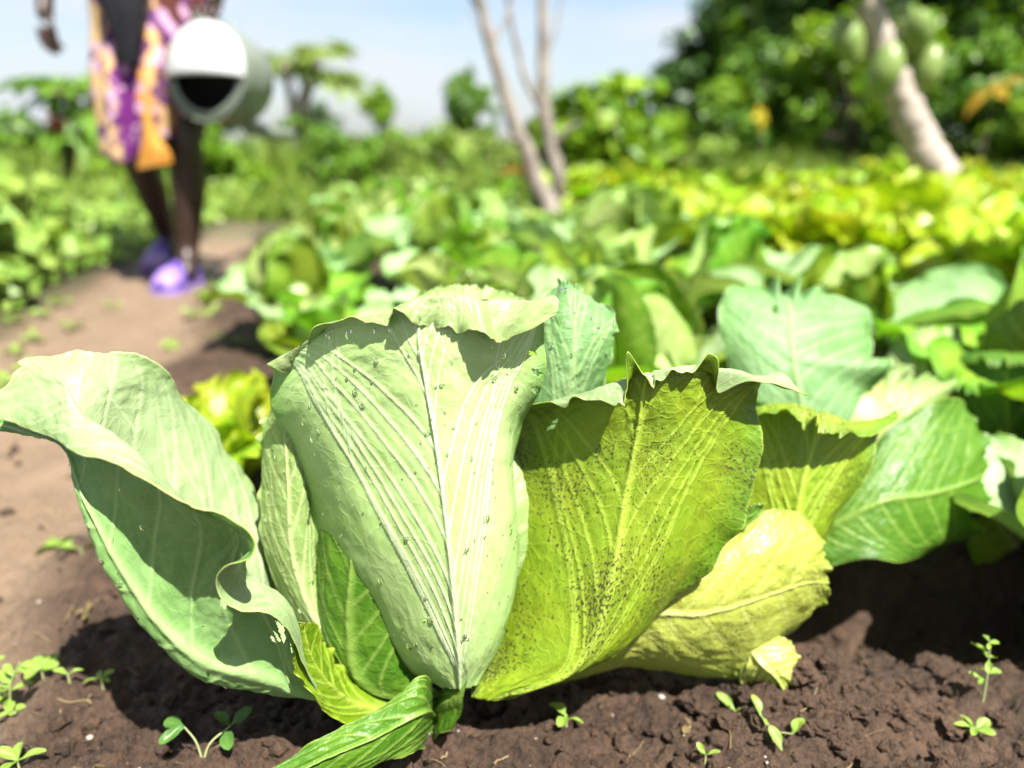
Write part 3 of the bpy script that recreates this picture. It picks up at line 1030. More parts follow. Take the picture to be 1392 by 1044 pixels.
def row_cabbage(x, y, sc, seed, label, group=None, nout=8, nmid=5, wax=0.5, head=True, z=None, skip=()):
    r = np.random.default_rng(seed)
    t = thing('cabbage_plant', label, 'cabbage', (x, y, gh(x, y) if z is None else z), r.uniform(0, 6.28), group, sc)
    link('stem', STEM, t)
    a0 = r.uniform(0, 6.28)
    for q in range(nout):
        a = a0 + q * 2 * math.pi / nout + r.uniform(-.2, .2)
        me = OUT[int(r.integers(0, 5))][0 if r.random() < wax else 1]
        link('leaf', me, t, rot=(r.uniform(-.05, .22), r.uniform(-.15, .15), a), scale=r.uniform(.85, 1.15), loc=(0, 0, 0.02 + .006 * q))
    for q in range(nmid):
        a = a0 + 0.4 + q * 2 * math.pi / nmid + r.uniform(-.2, .2)
        me = MIDL[int(r.integers(0, 4))][0 if r.random() < 0.6 else 1]
        link('leaf', me, t, rot=(r.uniform(-.08, .12), r.uniform(-.1, .1), a), scale=r.uniform(.85, 1.12), loc=(0, 0, 0.045))
    if head:
        for q in range(3):
            link('leaf', HEADL[q], t, rot=(0, 0, a0 + q * 2.1), scale=1.0 + 0.03 * q)
    return t


# outer leaves on the far side of the near cabbage
for q, az in enumerate((-0.45, 0.0, 0.4, 0.8, 1.2)):
    link('leaf', OUT[q][0 if q % 2 else 1], hero, rot=(0.1, 0, az), scale=1.05 if q not in (0, 4) else .8, loc=(0, 0.02, 0.03 + .006 * q))

# --- cabbage right behind the near one: two of its leaves face the camera
NB = np.array((0.40, 0.86, 0.0))
NB[2] = gh(NB[0], NB[1])
nb1 = row_cabbage(NB[0], NB[1], 1.0, 301, 'cabbage with a big sunlit yellow-green leaf beside the dusty right leaf', nout=0, nmid=0, wax=0.7, z=NB[2])
nb1.rotation_euler = (0, 0, 0)
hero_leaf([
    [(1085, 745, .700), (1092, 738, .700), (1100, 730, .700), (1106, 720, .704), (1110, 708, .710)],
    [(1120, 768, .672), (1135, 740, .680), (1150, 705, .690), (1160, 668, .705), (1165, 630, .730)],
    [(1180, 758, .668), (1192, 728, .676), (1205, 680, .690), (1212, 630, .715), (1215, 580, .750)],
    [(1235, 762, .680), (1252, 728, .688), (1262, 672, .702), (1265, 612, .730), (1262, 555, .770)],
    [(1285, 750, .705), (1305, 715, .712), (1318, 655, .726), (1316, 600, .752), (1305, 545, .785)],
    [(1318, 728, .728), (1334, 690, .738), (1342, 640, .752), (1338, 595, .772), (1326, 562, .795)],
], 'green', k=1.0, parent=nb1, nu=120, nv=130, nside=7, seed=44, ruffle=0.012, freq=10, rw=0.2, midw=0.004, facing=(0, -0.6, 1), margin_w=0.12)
hero_leaf([
    [(1080, 640, .80), (1100, 645, .80), (1120, 645, .80), (1140, 640, .81)],
    [(1020, 560, .80), (1070, 570, .79), (1120, 572, .79), (1180, 560, .80)],
    [(985, 480, .83), (1045, 490, .81), (1115, 492, .81), (1198, 500, .82)],
    [(978, 425, .87), (1040, 425, .85), (1110, 430, .85), (1188, 455, .86)],
    [(1000, 388, .90), (1045, 382, .89), (1100, 392, .89), (1160, 415, .89)],
], 'wax', k=1.0, parent=nb1, nu=110, nv=110, nside=7, seed=46, ruffle=0.015, freq=9, rw=0.28, midw=0.004, drops=20, dseed=46,
    holes=[(-0.2, 0.77, .0045)])
hero_leaf([
    [(1130, 700, .78), (1160, 700, .77), (1190, 690, .77), (1215, 670, .78)],
    [(1120, 620, .80), (1170, 625, .785), (1220, 615, .785), (1262, 590, .80)],
    [(1130, 550, .83), (1185, 550, .81), (1245, 545, .81), (1295, 530, .83)],
    [(1160, 515, .86), (1205, 508, .845), (1255, 510, .845), (1300, 520, .86)],
], 'pale', k=1.0, parent=nb1, nu=80, nv=80, nside=6, seed=48, ruffle=0.013, freq=10, rw=0.25, midw=0.004)

# --- cabbage cut by the right border of the view
n2 = np.array((0.74, 0.98, gh(0.74, 0.98)))
nb2 = row_cabbage(n2[0], n2[1], 1.0, 302, 'cabbage with dark shaded leaf standing right of the sunlit yellow-green leaf', nout=5, nmid=5, wax=0.3)
nb2.rotation_euler = (0, 0, 0)
hero_leaf([
    [(1390, 720, .86), (1400, 715, .86), (1410, 705, .86), (1420, 690, .87)],
    [(1330, 700, .83), (1350, 680, .83), (1375, 650, .84), (1400, 620, .86)],
    [(1300, 690, .81), (1315, 660, .82), (1340, 625, .83), (1370, 590, .86)],
    [(1297, 665, .81), (1310, 645, .82), (1330, 615, .83), (1355, 585, .86)],
], 'green', k=1.0, parent=nb2, nu=70, nv=70, nside=5, seed=51, ruffle=0.008, freq=9, rw=0.2, facing=(0, -.5, 1))
hero_leaf([
    [(1400, 800, .84), (1412, 790, .84), (1424, 780, .84), (1436, 765, .85)],
    [(1345, 790, .80), (1365, 760, .80), (1390, 725, .81), (1420, 690, .83)],
    [(1315, 745, .79), (1338, 720, .79), (1362, 690, .80), (1392, 660, .83)],
    [(1312, 715, .79), (1330, 696, .79), (1352, 672, .80), (1380, 650, .83)],
], 'right', k=1.0, parent=nb2, nu=70, nv=70, nside=5, seed=53, ruffle=0.009, freq=9, rw=0.2, facing=(0, -.5, 1))
hero_leaf([
    [(1360, 700, .95), (1385, 705, .94), (1410, 705, .94), (1440, 700, .95)],
    [(1315, 600, .96), (1355, 610, .94), (1395, 612, .935), (1440, 600, .94)],
    [(1300, 520, .98), (1345, 525, .96), (1392, 525, .95), (1440, 510, .95)],
    [(1305, 482, .99), (1350, 478, .97), (1395, 480, .96), (1440, 470, .96)],
    [(1300, 494, .975), (1348, 492, .94), (1396, 494, .93), (1440, 484, .93)],
], 'green', k=1.0, parent=nb2, nu=90, nv=90, nside=6, seed=55, ruffle=0.008, freq=9, rw=0.14)
hero_leaf([
    [(1250, 620, 1.00), (1270, 622, .99), (1290, 615, .99), (1310, 600, 1.0)],
    [(1215, 540, 1.02), (1245, 545, 1.00), (1275, 540, 1.00), (1305, 520, 1.01)],
    [(1205, 485, 1.06), (1240, 485, 1.04), (1275, 482, 1.04), (1312, 475, 1.05)],
    [(1225, 455, 1.10), (1250, 448, 1.08), (1280, 446, 1.08), (1308, 450, 1.08)],
], 'pale', k=1.0, parent=nb2, nu=80, nv=80, nside=6, seed=57, ruffle=0.008, freq=9, rw=0.14)

row_cabbage(0.66, 0.68, 0.9, 303, 'cabbage whose leaves shade the black soil at the right border', nout=7, nmid=4, wax=0.3)

# --- the rows behind
ROWLAB = 'leafy cabbage among the crowded rows behind the large dewy cabbage'
ROWGRP = 'cabbages growing in the rows'
placed = [(0.66, 0.68), (-0.02, 0.58), (0.40, 0.86), (0.74, 0.98)]
single = [
    (0.16, 1.02, 0.95, 'green cabbage directly behind the dusty right leaf', 8, 5, 0.55),
    (-0.055, 1.26, 0.95, 'whitish waxy cabbage rising behind the top of the pale front leaf', 8, 5, 0.85),
    (-0.50, 1.72, 0.85, 'round-headed cabbage on the edge of the path in front of the walker', 7, 5, 0.55),
    (0.98, 1.36, 0.75, 'waxy cabbage standing in bare soil before the yellow-green lettuces', 7, 5, 0.8),
    (-0.33, 1.34, 0.62, 'young cabbage between the path and the waxy cabbage', 6, 4, 0.2),
]
for i, (x, y, sc, lab, no, nm, wx) in enumerate(single):
    row_cabbage(x, y, sc, 320 + i, lab, nout=no, nmid=nm, wax=wx)
    placed.append((x, y))
# a young yellow-green cabbage by the path
placed.append((-0.375, 0.965))
r = np.random.default_rng(77)
k = 0
for row, y0 in enumerate(np.arange(1.42, 4.6, 0.31)):
    for x0 in np.arange(-1.2, 3.4, 0.36):
        x, y = x0 + (row % 2) * 0.2 + r.uniform(-.06, .06), y0 + r.uniform(-.07, .07)
        lx = np.interp(y, [1.4, 2.0, 3.0, 4.6], [-0.35, -0.50, -0.70, -1.0])
        rx = np.interp(y, [1.4, 2.05, 2.9, 3.9, 4.6], [0.78, 0.64, 0.50, 0.36, 0.30])
        if x < lx or x > rx or min(math.hypot(x - a, y - b) for a, b in placed) < 0.29:
            continue
        if y > 2.75 and 705 < 696 + x / y * CP * FPX < 790:
            continue
        placed.append((x, y))
        lab = ROWLAB
        if x > rx - 0.34:
            lab = 'leafy cabbage at the border of the rows next to the lettuces'
        elif x < lx + 0.34:
            lab = 'leafy cabbage at the border of the rows next to the path'
        elif y > 3.6:
            lab = 'leafy cabbage in the last rows before the bare tree'
        row_cabbage(x, y, r.uniform(.85, 1.05) * np.interp(y, [1.4, 4], [1.05, .9]), 400 + k, lab, ROWGRP, nout=7, nmid=4, wax=0.8)
        k += 1

# ------------------------------------------------------------------ lettuces
LET = []
for q in range(4):
    LET.append(withmat(gen_leaf('lettuce_leaf', 0.20, 0.15, 78 - 6 * q, 50 - 22 * q, 0.35, 90 + q, nu=30, nv=36, tipcurl=0.7, ruffle=0.014,
                                freq=17, rw=0.25, stalk=0.25, crumple=0.005, nside=6), M['lettuce']))
t = thing('young_cabbage', 'small bright yellow-green young cabbage alone beside the path', 'cabbage', (-0.385, 0.965, gh(-0.385, 0.965)), 0.3, None, .92)
for q in range(12):
    link('leaf', LET[3 - int(min(3, q / 3))], t, rot=(r.uniform(-.1, .15), r.uniform(-.2, .2), q * 2.4 + r.uniform(-.3, .3)), scale=r.uniform(.75, 1.0))
LETLAB = 'bright yellow-green loose-leaf lettuce in the bed before the papaya'
k = 0
for row, y0 in enumerate(np.arange(1.72, 5.2, 0.28)):
    for x0 in np.arange(0.3, 4.4, 0.30):
        x, y = x0 + (row % 2) * 0.15 + r.uniform(-.05, .05), y0 + r.uniform(-.05, .05)
        lx = np.interp(y, [1.7, 2.0, 2.9, 3.9, 4.6], [0.98, 0.86, 0.70, 0.52, 0.45])
        if x < lx or x > 0.72 * y + 0.35 or min(math.hypot(x - a, y - b) for a, b in placed) < 0.24:
            continue
        if 2.9 < y < 3.95 and 1255 < 696 + x / y * CP * FPX < 1420:
            continue
        placed.append((x, y))
        sc = r.uniform(1.55, 2.15)
        lab = LETLAB
        if math.hypot(x - 2.27, y - 3.75) < 0.55:
            lab = 'yellow-green lettuce crowding round the foot of the leaning papaya'
        elif x < lx + 0.28:
            lab = 'yellow-green lettuce at the edge of its bed beside the cabbages'
        elif y < 2.1:
            lab = 'yellow-green lettuce in the front row before the dark gap of soil'
        elif y > 4.6:
            lab = 'yellow-green lettuce in the back row before the meadow grass'
        t = thing('lettuce_plant', lab, 'lettuce', (x, y, gh(x, y)), r.uniform(0, 6.28), 'lettuces in the bed', sc)
        n = 11
        for q in range(n):
            ring = q / n
            me = LET[3 - int(min(3, ring * 4))]
            link('leaf', me, t, rot=(r.uniform(-.12, .12), r.uniform(-.2, .2), q * 2.4 + r.uniform(-.3, .3)), scale=r.uniform(.8, 1.1) * (1.05 - 0.25 * ring))
        k += 1


# ------------------------------------------------------------------ leaf clouds for bushes and trees
def leaf_cloud(name, pts, nrm, size, seed, aspect=0.5, bend=0.25):
    """one small bent leaf (two quads) for every point"""
    r = np.random.default_rng(seed)
    n = len(pts)
    a = nrm + r.normal(0, 0.55, (n, 3))
    a /= np.linalg.norm(a, axis=1)[:, None]
    t = np.cross(a, r.normal(0, 1, (n, 3)))
    t /= np.linalg.norm(t, axis=1)[:, None] + 1e-9
    b = np.cross(a, t)
    s = size * r.uniform(0.6, 1.25, n)[:, None]
    V = np.empty((n, 6, 3))
    V[:, 0] = pts - t * s * 0.5
    V[:, 1] = pts - b * s * aspect * 0.5 - a * s * bend * 0.2
    V[:, 2] = pts + b * s * aspect * 0.5 - a * s * bend * 0.2
    V[:, 3] = pts + t * s * 0.15 - b * s * aspect * 0.42 - a * s * bend * 0.3
    V[:, 4] = pts + t * s * 0.15 + b * s * aspect * 0.42 - a * s * bend * 0.3
    V[:, 5] = pts + t * s * 0.55 - a * s * bend
    i = np.arange(n)[:, None] * 6
    f3 = np.concatenate([i + np.array([[0, 1, 2]]), i + np.array([[3, 5, 4]])])
    f4 = i + np.array([[1, 3, 4, 2]])
    me = mesh_np(name, V.reshape(-1, 3), [f4, f3])
    fattr(me, 'tone', np.repeat(r.uniform(0, 1, n), 6))
    return me


def crown_pts(blobs, n, seed, shell=0.6):
    """points in a union of lumpy blobs (cx,cy,cz,rx,ry,rz)"""
    r = np.random.default_rng(seed)
    B = np.array(blobs, float)
    wgt = (B[:, 3] * B[:, 4] + B[:, 3] * B[:, 5])
    pick = r.choice(len(B), n, p=wgt / wgt.sum())
    d = r.normal(0, 1, (n, 3))
    d /= np.linalg.norm(d, axis=1)[:, None]
    rad = shell + (1 - shell) * r.random(n) ** 0.6
    rad = rad * (1 + 0.28 * vn(d[:, 0] * 2.2 + pick * 7, d[:, 1] * 2.2, d[:, 2] * 2.2, seed))
    p = B[pick, :3] + d * rad[:, None] * B[pick, 3:]
    nrm = d / B[pick, 3:]
    nrm /= np.linalg.norm(nrm, axis=1)[:, None]
    nrm[:, 2] += 0.4
    keep = vn(p[:, 0] * 3.1, p[:, 1] * 3.1, p[:, 2] * 3.1, seed + 1) > -0.38
    return p[keep], nrm[keep]


def tree(name, label, cat, x, y, h, rx, mat, n, size, seed, group=None, low=0.25, bark='bark_dark', nb=9, lean=0.0, ry=None, trunk_r=None, aspect=0.5, crown_flat=1.0):
    r = np.random.default_rng(seed)
    z = gh(x, y)
    t = thing(name, label, cat, (x, y, z), 0, group)
    ry = ry or rx
    blobs = []
    for q in range(nb):
        f = r.random()
        zz = h * (low + (1 - low) * (0.12 + 0.76 * f))
        a = r.uniform(0, 6.28)
        spread = (1 - 0.6 * abs(f - 0.35)) * 0.62
        rad = r.uniform(0.28, 0.48)
        blobs.append((lean * zz + rx * spread * math.cos(a), ry * spread * math.sin(a), zz, rx * rad, ry * rad, h * (1 - low) * rad * 0.55 * crown_flat))
    p, nn = crown_pts(blobs, n, seed)
    p[:, 2] = np.maximum(p[:, 2], 0.02)
    link('crown', leaf_cloud('crown', p, nn, size, seed, aspect), t, M[mat])
    mb = MB()
    tr = trunk_r or h * 0.028
    top = h * (low + (1 - low) * 0.55)
    zs = np.linspace(-0.1, top, 8)
    mb.tube(np.stack([lean * zs + 0.03 * h * np.sin(zs * 2 + seed) * (zs > 0), 0.02 * h * np.cos(zs * 2.3 + seed), zs], -1), np.linspace(tr * 1.2, tr * 0.4, 8), 8, jitter=0.2, seed=seed)
    for q, bl in enumerate(blobs):
        s0 = np.array((lean * bl[2] * 0.6, 0, bl[2] * 0.55))
        e = np.array(bl[:3])
        mid = (s0 + e) / 2 + r.normal(0, 0.04 * h, 3)
        mb.tube([s0, mid, e], [tr * 0.5, tr * 0.32, tr * 0.12], 6)
    link('trunk', mb.mesh('trunk'), t, M[bark])
    return t


# dense trees on the right
DT = 'dark dense broadleaf tree in the thicket behind the papaya'
DTG = 'trees of the dark thicket'
for i, (px, y, h, rx, m) in enumerate([(960, 12.5, 2.6, 1.15, 'tree_dark'), (1010, 12.0, 3.2, 1.1, 'tree_mid'), (1075, 11.0, 3.4, 1.25, 'tree_dark'), (1170, 12.0, 4.6, 1.6, 'tree_mid'),
                                       (1275, 10.5, 4.4, 1.5, 'tree_dark'), (1370, 9.6, 4.2, 1.4, 'tree_mid'), (1460, 10.5, 4.6, 1.6, 'tree_dark'),
                                       (1120, 14.5, 5.6, 2.0, 'tree_dark'), (1330, 14.5, 6.2, 2.3, 'tree_dark')]):
    x = (px - 696) / FPX * y / CP
    tree('broadleaf_tree', DT if m == 'tree_dark' else 'brighter mid-green broadleaf tree in the thicket behind the papaya', 'tree', x, y, h, rx, m, 9500, 0.17, 500 + i, DTG, low=0.06, nb=16)
# lower sunlit shrubs in front of the thicket
SH = 'bright green shrub growing at the foot of the dark thicket'
for i, (px, y, h, rx, m) in enumerate([(1000, 8.6, 1.25, 0.8, 'tree_mid'), (1110, 8.0, 1.55, 0.85, 'bush'), (1225, 7.6, 1.3, 0.8, 'tree_mid'),
                                       (1330, 7.4, 1.2, 0.8, 'bush'), (1440, 7.0, 1.4, 0.9, 'tree_mid'), (930, 8.8, 0.95, 0.7, 'bush')]):
    x = (px - 696) / FPX * y / CP
    tree('shrub', SH if m == 'bush' else 'mid-green shrub growing at the foot of the dark thicket', 'shrub', x, y, h, rx, m, 3800, 0.12, 540 + i, 'shrubs before the thicket', low=0.02, nb=10)
# big-leaved bush behind the bare tree
x = (805 - 696) / FPX * 5.6 / CP
tree('leafy_bush', 'sunlit broad-leaved bush right behind the bare tree', 'bush', x, 5.6, 0.80, 0.58, 'bush', 1500, 0.15, 561, low=0.02, nb=12, aspect=0.75)
x = (760 - 696) / FPX * 6.2 / CP
tree('leafy_bush', 'lower tangled bush around the foot of the bare tree', 'bush', x, 6.2, 0.75, 0.5, 'tree_pale', 1300, 0.12, 562, low=0.02, nb=9, aspect=0.7)
# small trees on the skyline
for i, (px, y, h, rx, m, lab, n, low) in enumerate([
        (635, 12.5, 1.55, 0.55, 'tree_mid', 'small round dark green tree on the skyline beside the bare tree', 2600, 0.1),
        (532, 14, 1.25, 0.35, 'bush', 'little pointed tree far off on the skyline over the meadow', 1000, 0.25),
        (466, 16, 1.0, 0.6, 'tree_dark', 'low dark bush far off on the skyline beyond the pale tree', 1000, 0.0),
        (40, 9.0, 0.95, 0.7, 'tree_mid', 'low green bush on the skyline left of the walker', 2200, 0.0),
        (310, 11.0, 0.85, 0.7, 'tree_mid', 'low bush on the skyline beneath the watering can', 1500, 0.0)]):
    tree('skyline_tree', lab, 'tree', (px - 696) / FPX * y / CP, y, h, rx, m, n, 0.13, 570 + i, low=low, nb=8)


# ------------------------------------------------------------------ lobed leaves: papaya trees
def lobed_leaf(mb, c, out, size, seed, lobes=7):
    """palmate leaf as a fan of pointed lobes, centre c, outward direction out"""
    r = np.random.default_rng(seed)
    out = np.array(out, float)
    out /= np.linalg.norm(out)
    up = np.array((0, 0, 1.0)) + r.normal(0, .25, 3)
    lat = np.cross(up, out)
    lat /= np.linalg.norm(lat)
    nrm = np.cross(out, lat)
    for q in range(lobes):
        a = (q - (lobes - 1) / 2) / ((lobes - 1) / 2) * 2.3
        d = out * math.cos(a) + lat * math.sin(a)
        s = np.cross(nrm, d)
        L = size * (1.0 - 0.28 * abs(a) / 2.3) * r.uniform(.9, 1.1)
        dr = -nrm
        pts = [(0, 0, 0), (.3, .13, 0.02), (.62, .2, .05), (.8, .1, .12), (1, 0, .22)]
        V = [c]
        for (l, w_, z) in pts[1:-1]:
            V += [c + d * l * L + s * w_ * L + dr * z * L, c + d * l * L - s * w_ * L + dr * z * L]
        V.append(c + d * L + dr * .22 * L)
        mb.add(V, [(0, 1, 2), (5, 7, 6)])
        mb.f4.append(np.array([(1, 3, 4, 2), (3, 5, 6, 4)]) + mb.n - len(V))


def tone(me, seed, lo=0.2, hi=0.9):
    fattr(me, 'tone', np.random.default_rng(seed).uniform(lo, hi, len(me.vertices)))
    return me


def papaya_crown(t, top, nleaf, plen, size, mat, seed, droop=0.2):
    r = np.random.default_rng(seed)
    for q in range(nleaf):
        a = q * 2.4 + r.uniform(-.2, .2)
        e = r.uniform(-0.1, 0.75) - droop * (q % 3) * 0.4
        d = np.array((math.cos(a) * math.cos(e), math.sin(a) * math.cos(e), math.sin(e)))
        end = top + d * plen * r.uniform(.8, 1.1)
        mb = MB()
        lobed_leaf(mb, end, d + np.array((0, 0, -0.55)), size * r.uniform(.8, 1.15), seed + q)
        lf = link('leaf', tone(mb.mesh('leaf', False), seed + q), t, M[mat])
        mb = MB()
        mb.tube([top, (top + end) / 2 + np.array((0, 0, .04 * plen)), end], [.012, .009, .006], 6)
        link('leaf_stalk', mb.mesh('leaf_stalk'), lf, M['stem'])


# leaning papaya with fruit
PY = 3.75
pts = [P(1345, 318, PY), P(1300, 270, PY), P(1262, 215, PY), P(1232, 150, PY), P(1205, 80, PY), P(1180, 10, PY), P(1163, -70, PY), P(1152, -170, PY)]
pb = pts[0].copy()
pb[2] = gh(pb[0], pb[1]) - 0.03
papaya = thing('papaya_tree', 'leaning papaya trunk hung with green fruit at the edge of the lettuces', 'papaya tree', pb)
loc = [p - pb for p in pts]
loc[0] = np.array((0.03, 0, -0.02))
mb = MB()
tt = np.linspace(0, 7, 110)
mb.tube(crom(np.array(loc), tt), np.interp(tt, [0, 1, 3, 5, 7], [.115, .092, .073, .058, .045]) * (1 + .035 * np.sin(tt * 23)), 16, jitter=0.10, seed=4)
link('trunk', mb.mesh('trunk'), papaya, M['papaya_bark'])
FR = MB()
prof = [(0.0, -0.19), (0.012, -0.175), (0.052, -0.12), (0.082, -0.04), (0.078, 0.03), (0.055, 0.085), (0.025, 0.115), (0.008, 0.125), (0.0, 0.126)]
ss = np.linspace(0, len(prof) - 1, 26)
FR.lathe([tuple(v) for v in crom(np.array(prof), ss)], 20)
FRM = FR.mesh('fruit')
FRM.materials.append(M['papaya_fruit'])
for i, (px, py, dy, sc, rx_, ry_) in enumerate([(1205, 92, -.16, 1.0, .1, .2), (1245, 45, -.05, 1.05, .2, -.75), (1262, 92, -.02, .95, .1, -.15),
                                                (1152, 50, -.02, .95, .1, .35), (1188, 40, .18, .9, 0, .2), (1225, 30, .15, .9, 0, -.2), (1175, -30, -.12, .8, 0, .2)]):
    link('fruit', FRM, papaya, loc=P(px, py, PY + dy) - pb, rot=(rx_, ry_, i), scale=sc * .84)
papaya_crown(papaya, loc[-1], 9, 0.55, 0.34, 'bush', 610)
# yellowed leaves hanging in the thicket
for i, (px, py, y, sz, m, lab) in enumerate([(1036, 155, 7.6, .17, 'yellow', 'yellow dying leaf hanging before the dark thicket'),
                                             (1352, 118, 6.6, .30, 'orange', 'large orange withered leaf hanging before the dark thicket')]):
    p = P(px, py, y)
    z0 = gh(p[0], p[1])
    t = thing('withered_plant', lab, 'plant', (p[0], p[1], z0))
    mb = MB()
    lobed_leaf(mb, np.array((0, 0, p[2] - z0)), (-0.8, -.1, -.6) if i else (0, -.3, -1), sz, 620 + i, 5)
    link('leaf', tone(mb.mesh('leaf', False), 5), t, M[m])
    mb = MB()
    mb.tube([(0, 0.05, -0.05), (0.03, 0.06, (p[2] - z0) * .5), (0, 0, p[2] - z0)], [.015, .012, .006], 6)
    link('stem', mb.mesh('stem'), t, M['bark_dark'])

# pale small tree on the skyline (two stems, yellow-green leaf heads)
y = 8.6
b = P(402, 195, y)
b[2] = gh(b[0], b[1])
t = thing('papaya_tree', 'pale young papaya with yellow-green leaf tufts beside the watering can', 'papaya tree', b)
for i, (q0, q1, q2) in enumerate([((400, 205), (398, 150), (385, 85)), ((405, 205), (415, 140), (432, 75)), ((402, 170), (418, 120), (450, 105))]):
    mb = MB()
    a_ = [P(*q, y) - b for q in (q0, q1, q2)]
    mb.tube(crom(np.array(a_), np.linspace(0, 2, 9)), np.linspace(.075, .035, 9), 8, jitter=.15)
    link('trunk', mb.mesh('trunk'), t, M['papaya_bark'])
    papaya_crown(t, a_[2], 8, 0.22, 0.26, 'tree_pale', 630 + 20 * i)
# dark green papaya left behind the walker
y = 6.2
b = P(85, 250, y)
b[2] = gh(b[0], b[1])
t = thing('papaya_tree', 'dark green papaya sapling behind the walker', 'papaya tree', b)
mb = MB()
tops = P(95, 130, y) - b
mb.tube([(0, 0, -0.05), tops * .5 + np.array((.03, 0, 0)), tops], [.05, .04, .03], 8)
link('trunk', mb.mesh('trunk'), t, M['bark_dark'])
papaya_crown(t, tops, 12, 0.26, 0.30, 'tree_mid', 660, droop=.5)
papaya_crown(t, tops * .72, 7, 0.24, 0.26, 'tree_mid', 690, droop=.6)
mb = MB()
lobed_leaf(mb, P(80, 160, y - .25) - b, (0, -.4, -1), .14, 3)
link('red_leaf', tone(mb.mesh('leaf', False), 5), t, M['red'])

# ------------------------------------------------------------------ bare tree
y = 4.0
b = P(750, 308, y)
b[2] = gh(b[0], b[1]) - 0.02
bare = thing('bare_tree', 'leafless pale tree with forked branches behind the cabbage rows', 'tree', b)


def limb(name, pp, rad, yy=None, seg=10, parent=bare):
    mb = MB()
    a_ = np.array([P(px, py, y + d) - b for (px, py, d) in pp])
    n = len(pp)
    s = np.linspace(0, n - 1, 6 * n)
    mb.tube(crom(a_, s), np.interp(s, np.linspace(0, n - 1, len(rad)), rad), seg, jitter=.18, seed=len(pp))
    return link(name, mb.mesh(name), parent, M['bark'])


limb('trunk', [(752, 316, 0), (748, 286, 0), (728, 246, 0), (716, 205, 0), (694, 155, 0), (674, 85, 0), (657, 20, 0), (641, -60, 0), (632, -150, 0)], [.066, .052, .042, .034, .029, .023, .014])
limb('stem', [(768, 290, .5), (758, 235, .5), (746, 185, .5), (738, 130, .5), (739, 60, .5), (737, -20, .5), (744, -150, .5)], [.044, .042, .040, .038, .034, .027, .018])
limb('branch', [(750, 205, .5), (768, 180, .45), (792, 165, .4)], [.03, .018, .006], seg=7)
limb('branch', [(738, 150, .5), (716, 112, .5), (702, 60, .5), (690, 0, .5), (684, -60, .5)], [.02, .017, .012, .006], seg=7)
limb('branch', [(690, 145, 0), (676, 110, .1), (662, 60, .15), (636, 10, .15)], [.012, .009, .004], seg=6)
limb('branch', [(668, 65, 0), (690, 20, .1), (702, -40, .1)], [.012, .008, .004], seg=6)
limb('branch', [(655, 20, 0), (634, -20, .1), (622, -80, .1)], [.014, .009, .004], seg=6)
limb('branch', [(738, 80, .5), (756, 40, .5), (764, -20, .5)], [.014, .009, .004], seg=6)
limb('branch', [(715, 205, 0), (700, 190, -.1), (680, 182, -.15)], [.014, .009, .004], seg=6)
mb = MB()
lobed_leaf(mb, P(700, 228, y - .1) - b, (-1, -.3, -.1), .13, 9, 5)
link('red_leaf', tone(mb.mesh('leaf', False), 5), bare, M['red'])


# ------------------------------------------------------------------ meadow, weeds
def blades(name, x, y, h, wd, seed, lean=0.35):
    r = np.random.default_rng(seed)
    n = len(x)
    z = ground_h(x, y, False) - 0.01
    a = r.uniform(0, 6.28, n)
    d = np.stack([np.cos(a), np.sin(a), np.zeros(n)], -1)
    s = np.stack([-np.sin(a), np.cos(a), np.zeros(n)], -1)
    b0 = np.stack([x, y, z], -1)
    l = (lean * r.uniform(.2, 1.3, n) * h)[:, None]
    up = np.array((0, 0, 1.0))
    hh = h[:, None]
    w_ = wd[:, None] * 0.5
    V = np.stack([b0 - s * w_, b0 + s * w_, b0 + d * l * .3 + up * hh * .55 - s * w_ * .9, b0 + d * l * .3 + up * hh * .55 + s * w_ * .9, b0 + d * l + up * hh], 1)
    i = np.arange(n)[:, None] * 5
    me = mesh_np(name, V.reshape(-1, 3), [i + np.array([[0, 1, 3, 2]]), i + np.array([[2, 3, 4]])])
    fattr(me, 'tone', np.repeat(r.uniform(0, 1, n), 5))
    return me


n = 75000
yy = 4.6 + 13 * r.random(n) ** 1.7
xx = r.uniform(-1.25, 0.95, n) * (yy + 1.0)
lump = 0.5 + 0.5 * vn(xx * 1.1, yy * 0.9, 0, 51)
hh = (0.10 + 0.30 * lump ** 1.5) * r.uniform(.5, 1.2, n) * np.interp(yy, [4.6, 6, 12], [.5, 1.0, 1.5])
me = blades('meadow_grass', xx, yy, hh, 0.012 + 0.02 * r.random(n), 71)
link('meadow_grass', me, mat=M['grass'], kind='stuff', label='tall green meadow grass behind the vegetable beds', category='grass')
for i in range(16):
    y = 5.6 + 5.5 * r.random()
    px = [300, 560, 590, 440, 500, 350, 640, 690, 400, 270, 610, 530, 150, 210, 900, 950][i] + r.uniform(-15, 15)
    m = ('tree_mid', 'bush', 'weed', 'tree_pale')[i % 4]
    hgt_ = r.uniform(.36, .5) * (y / 6.5) ** .5
    tree('meadow_shrub', {'tree_mid': 'dark green low shrub standing in the tall meadow grass', 'bush': 'lush green low shrub standing in the tall meadow grass', 'weed': 'light green weedy clump standing in the tall meadow grass',
                          'tree_pale': 'yellowish low shrub standing in the tall meadow grass'}[m], 'shrub', (px - 696) / FPX * y / CP, y, hgt_, r.uniform(.35, .6), m, 900, .085, 580 + i,
         'low shrubs in the meadow', low=0.02, nb=7)
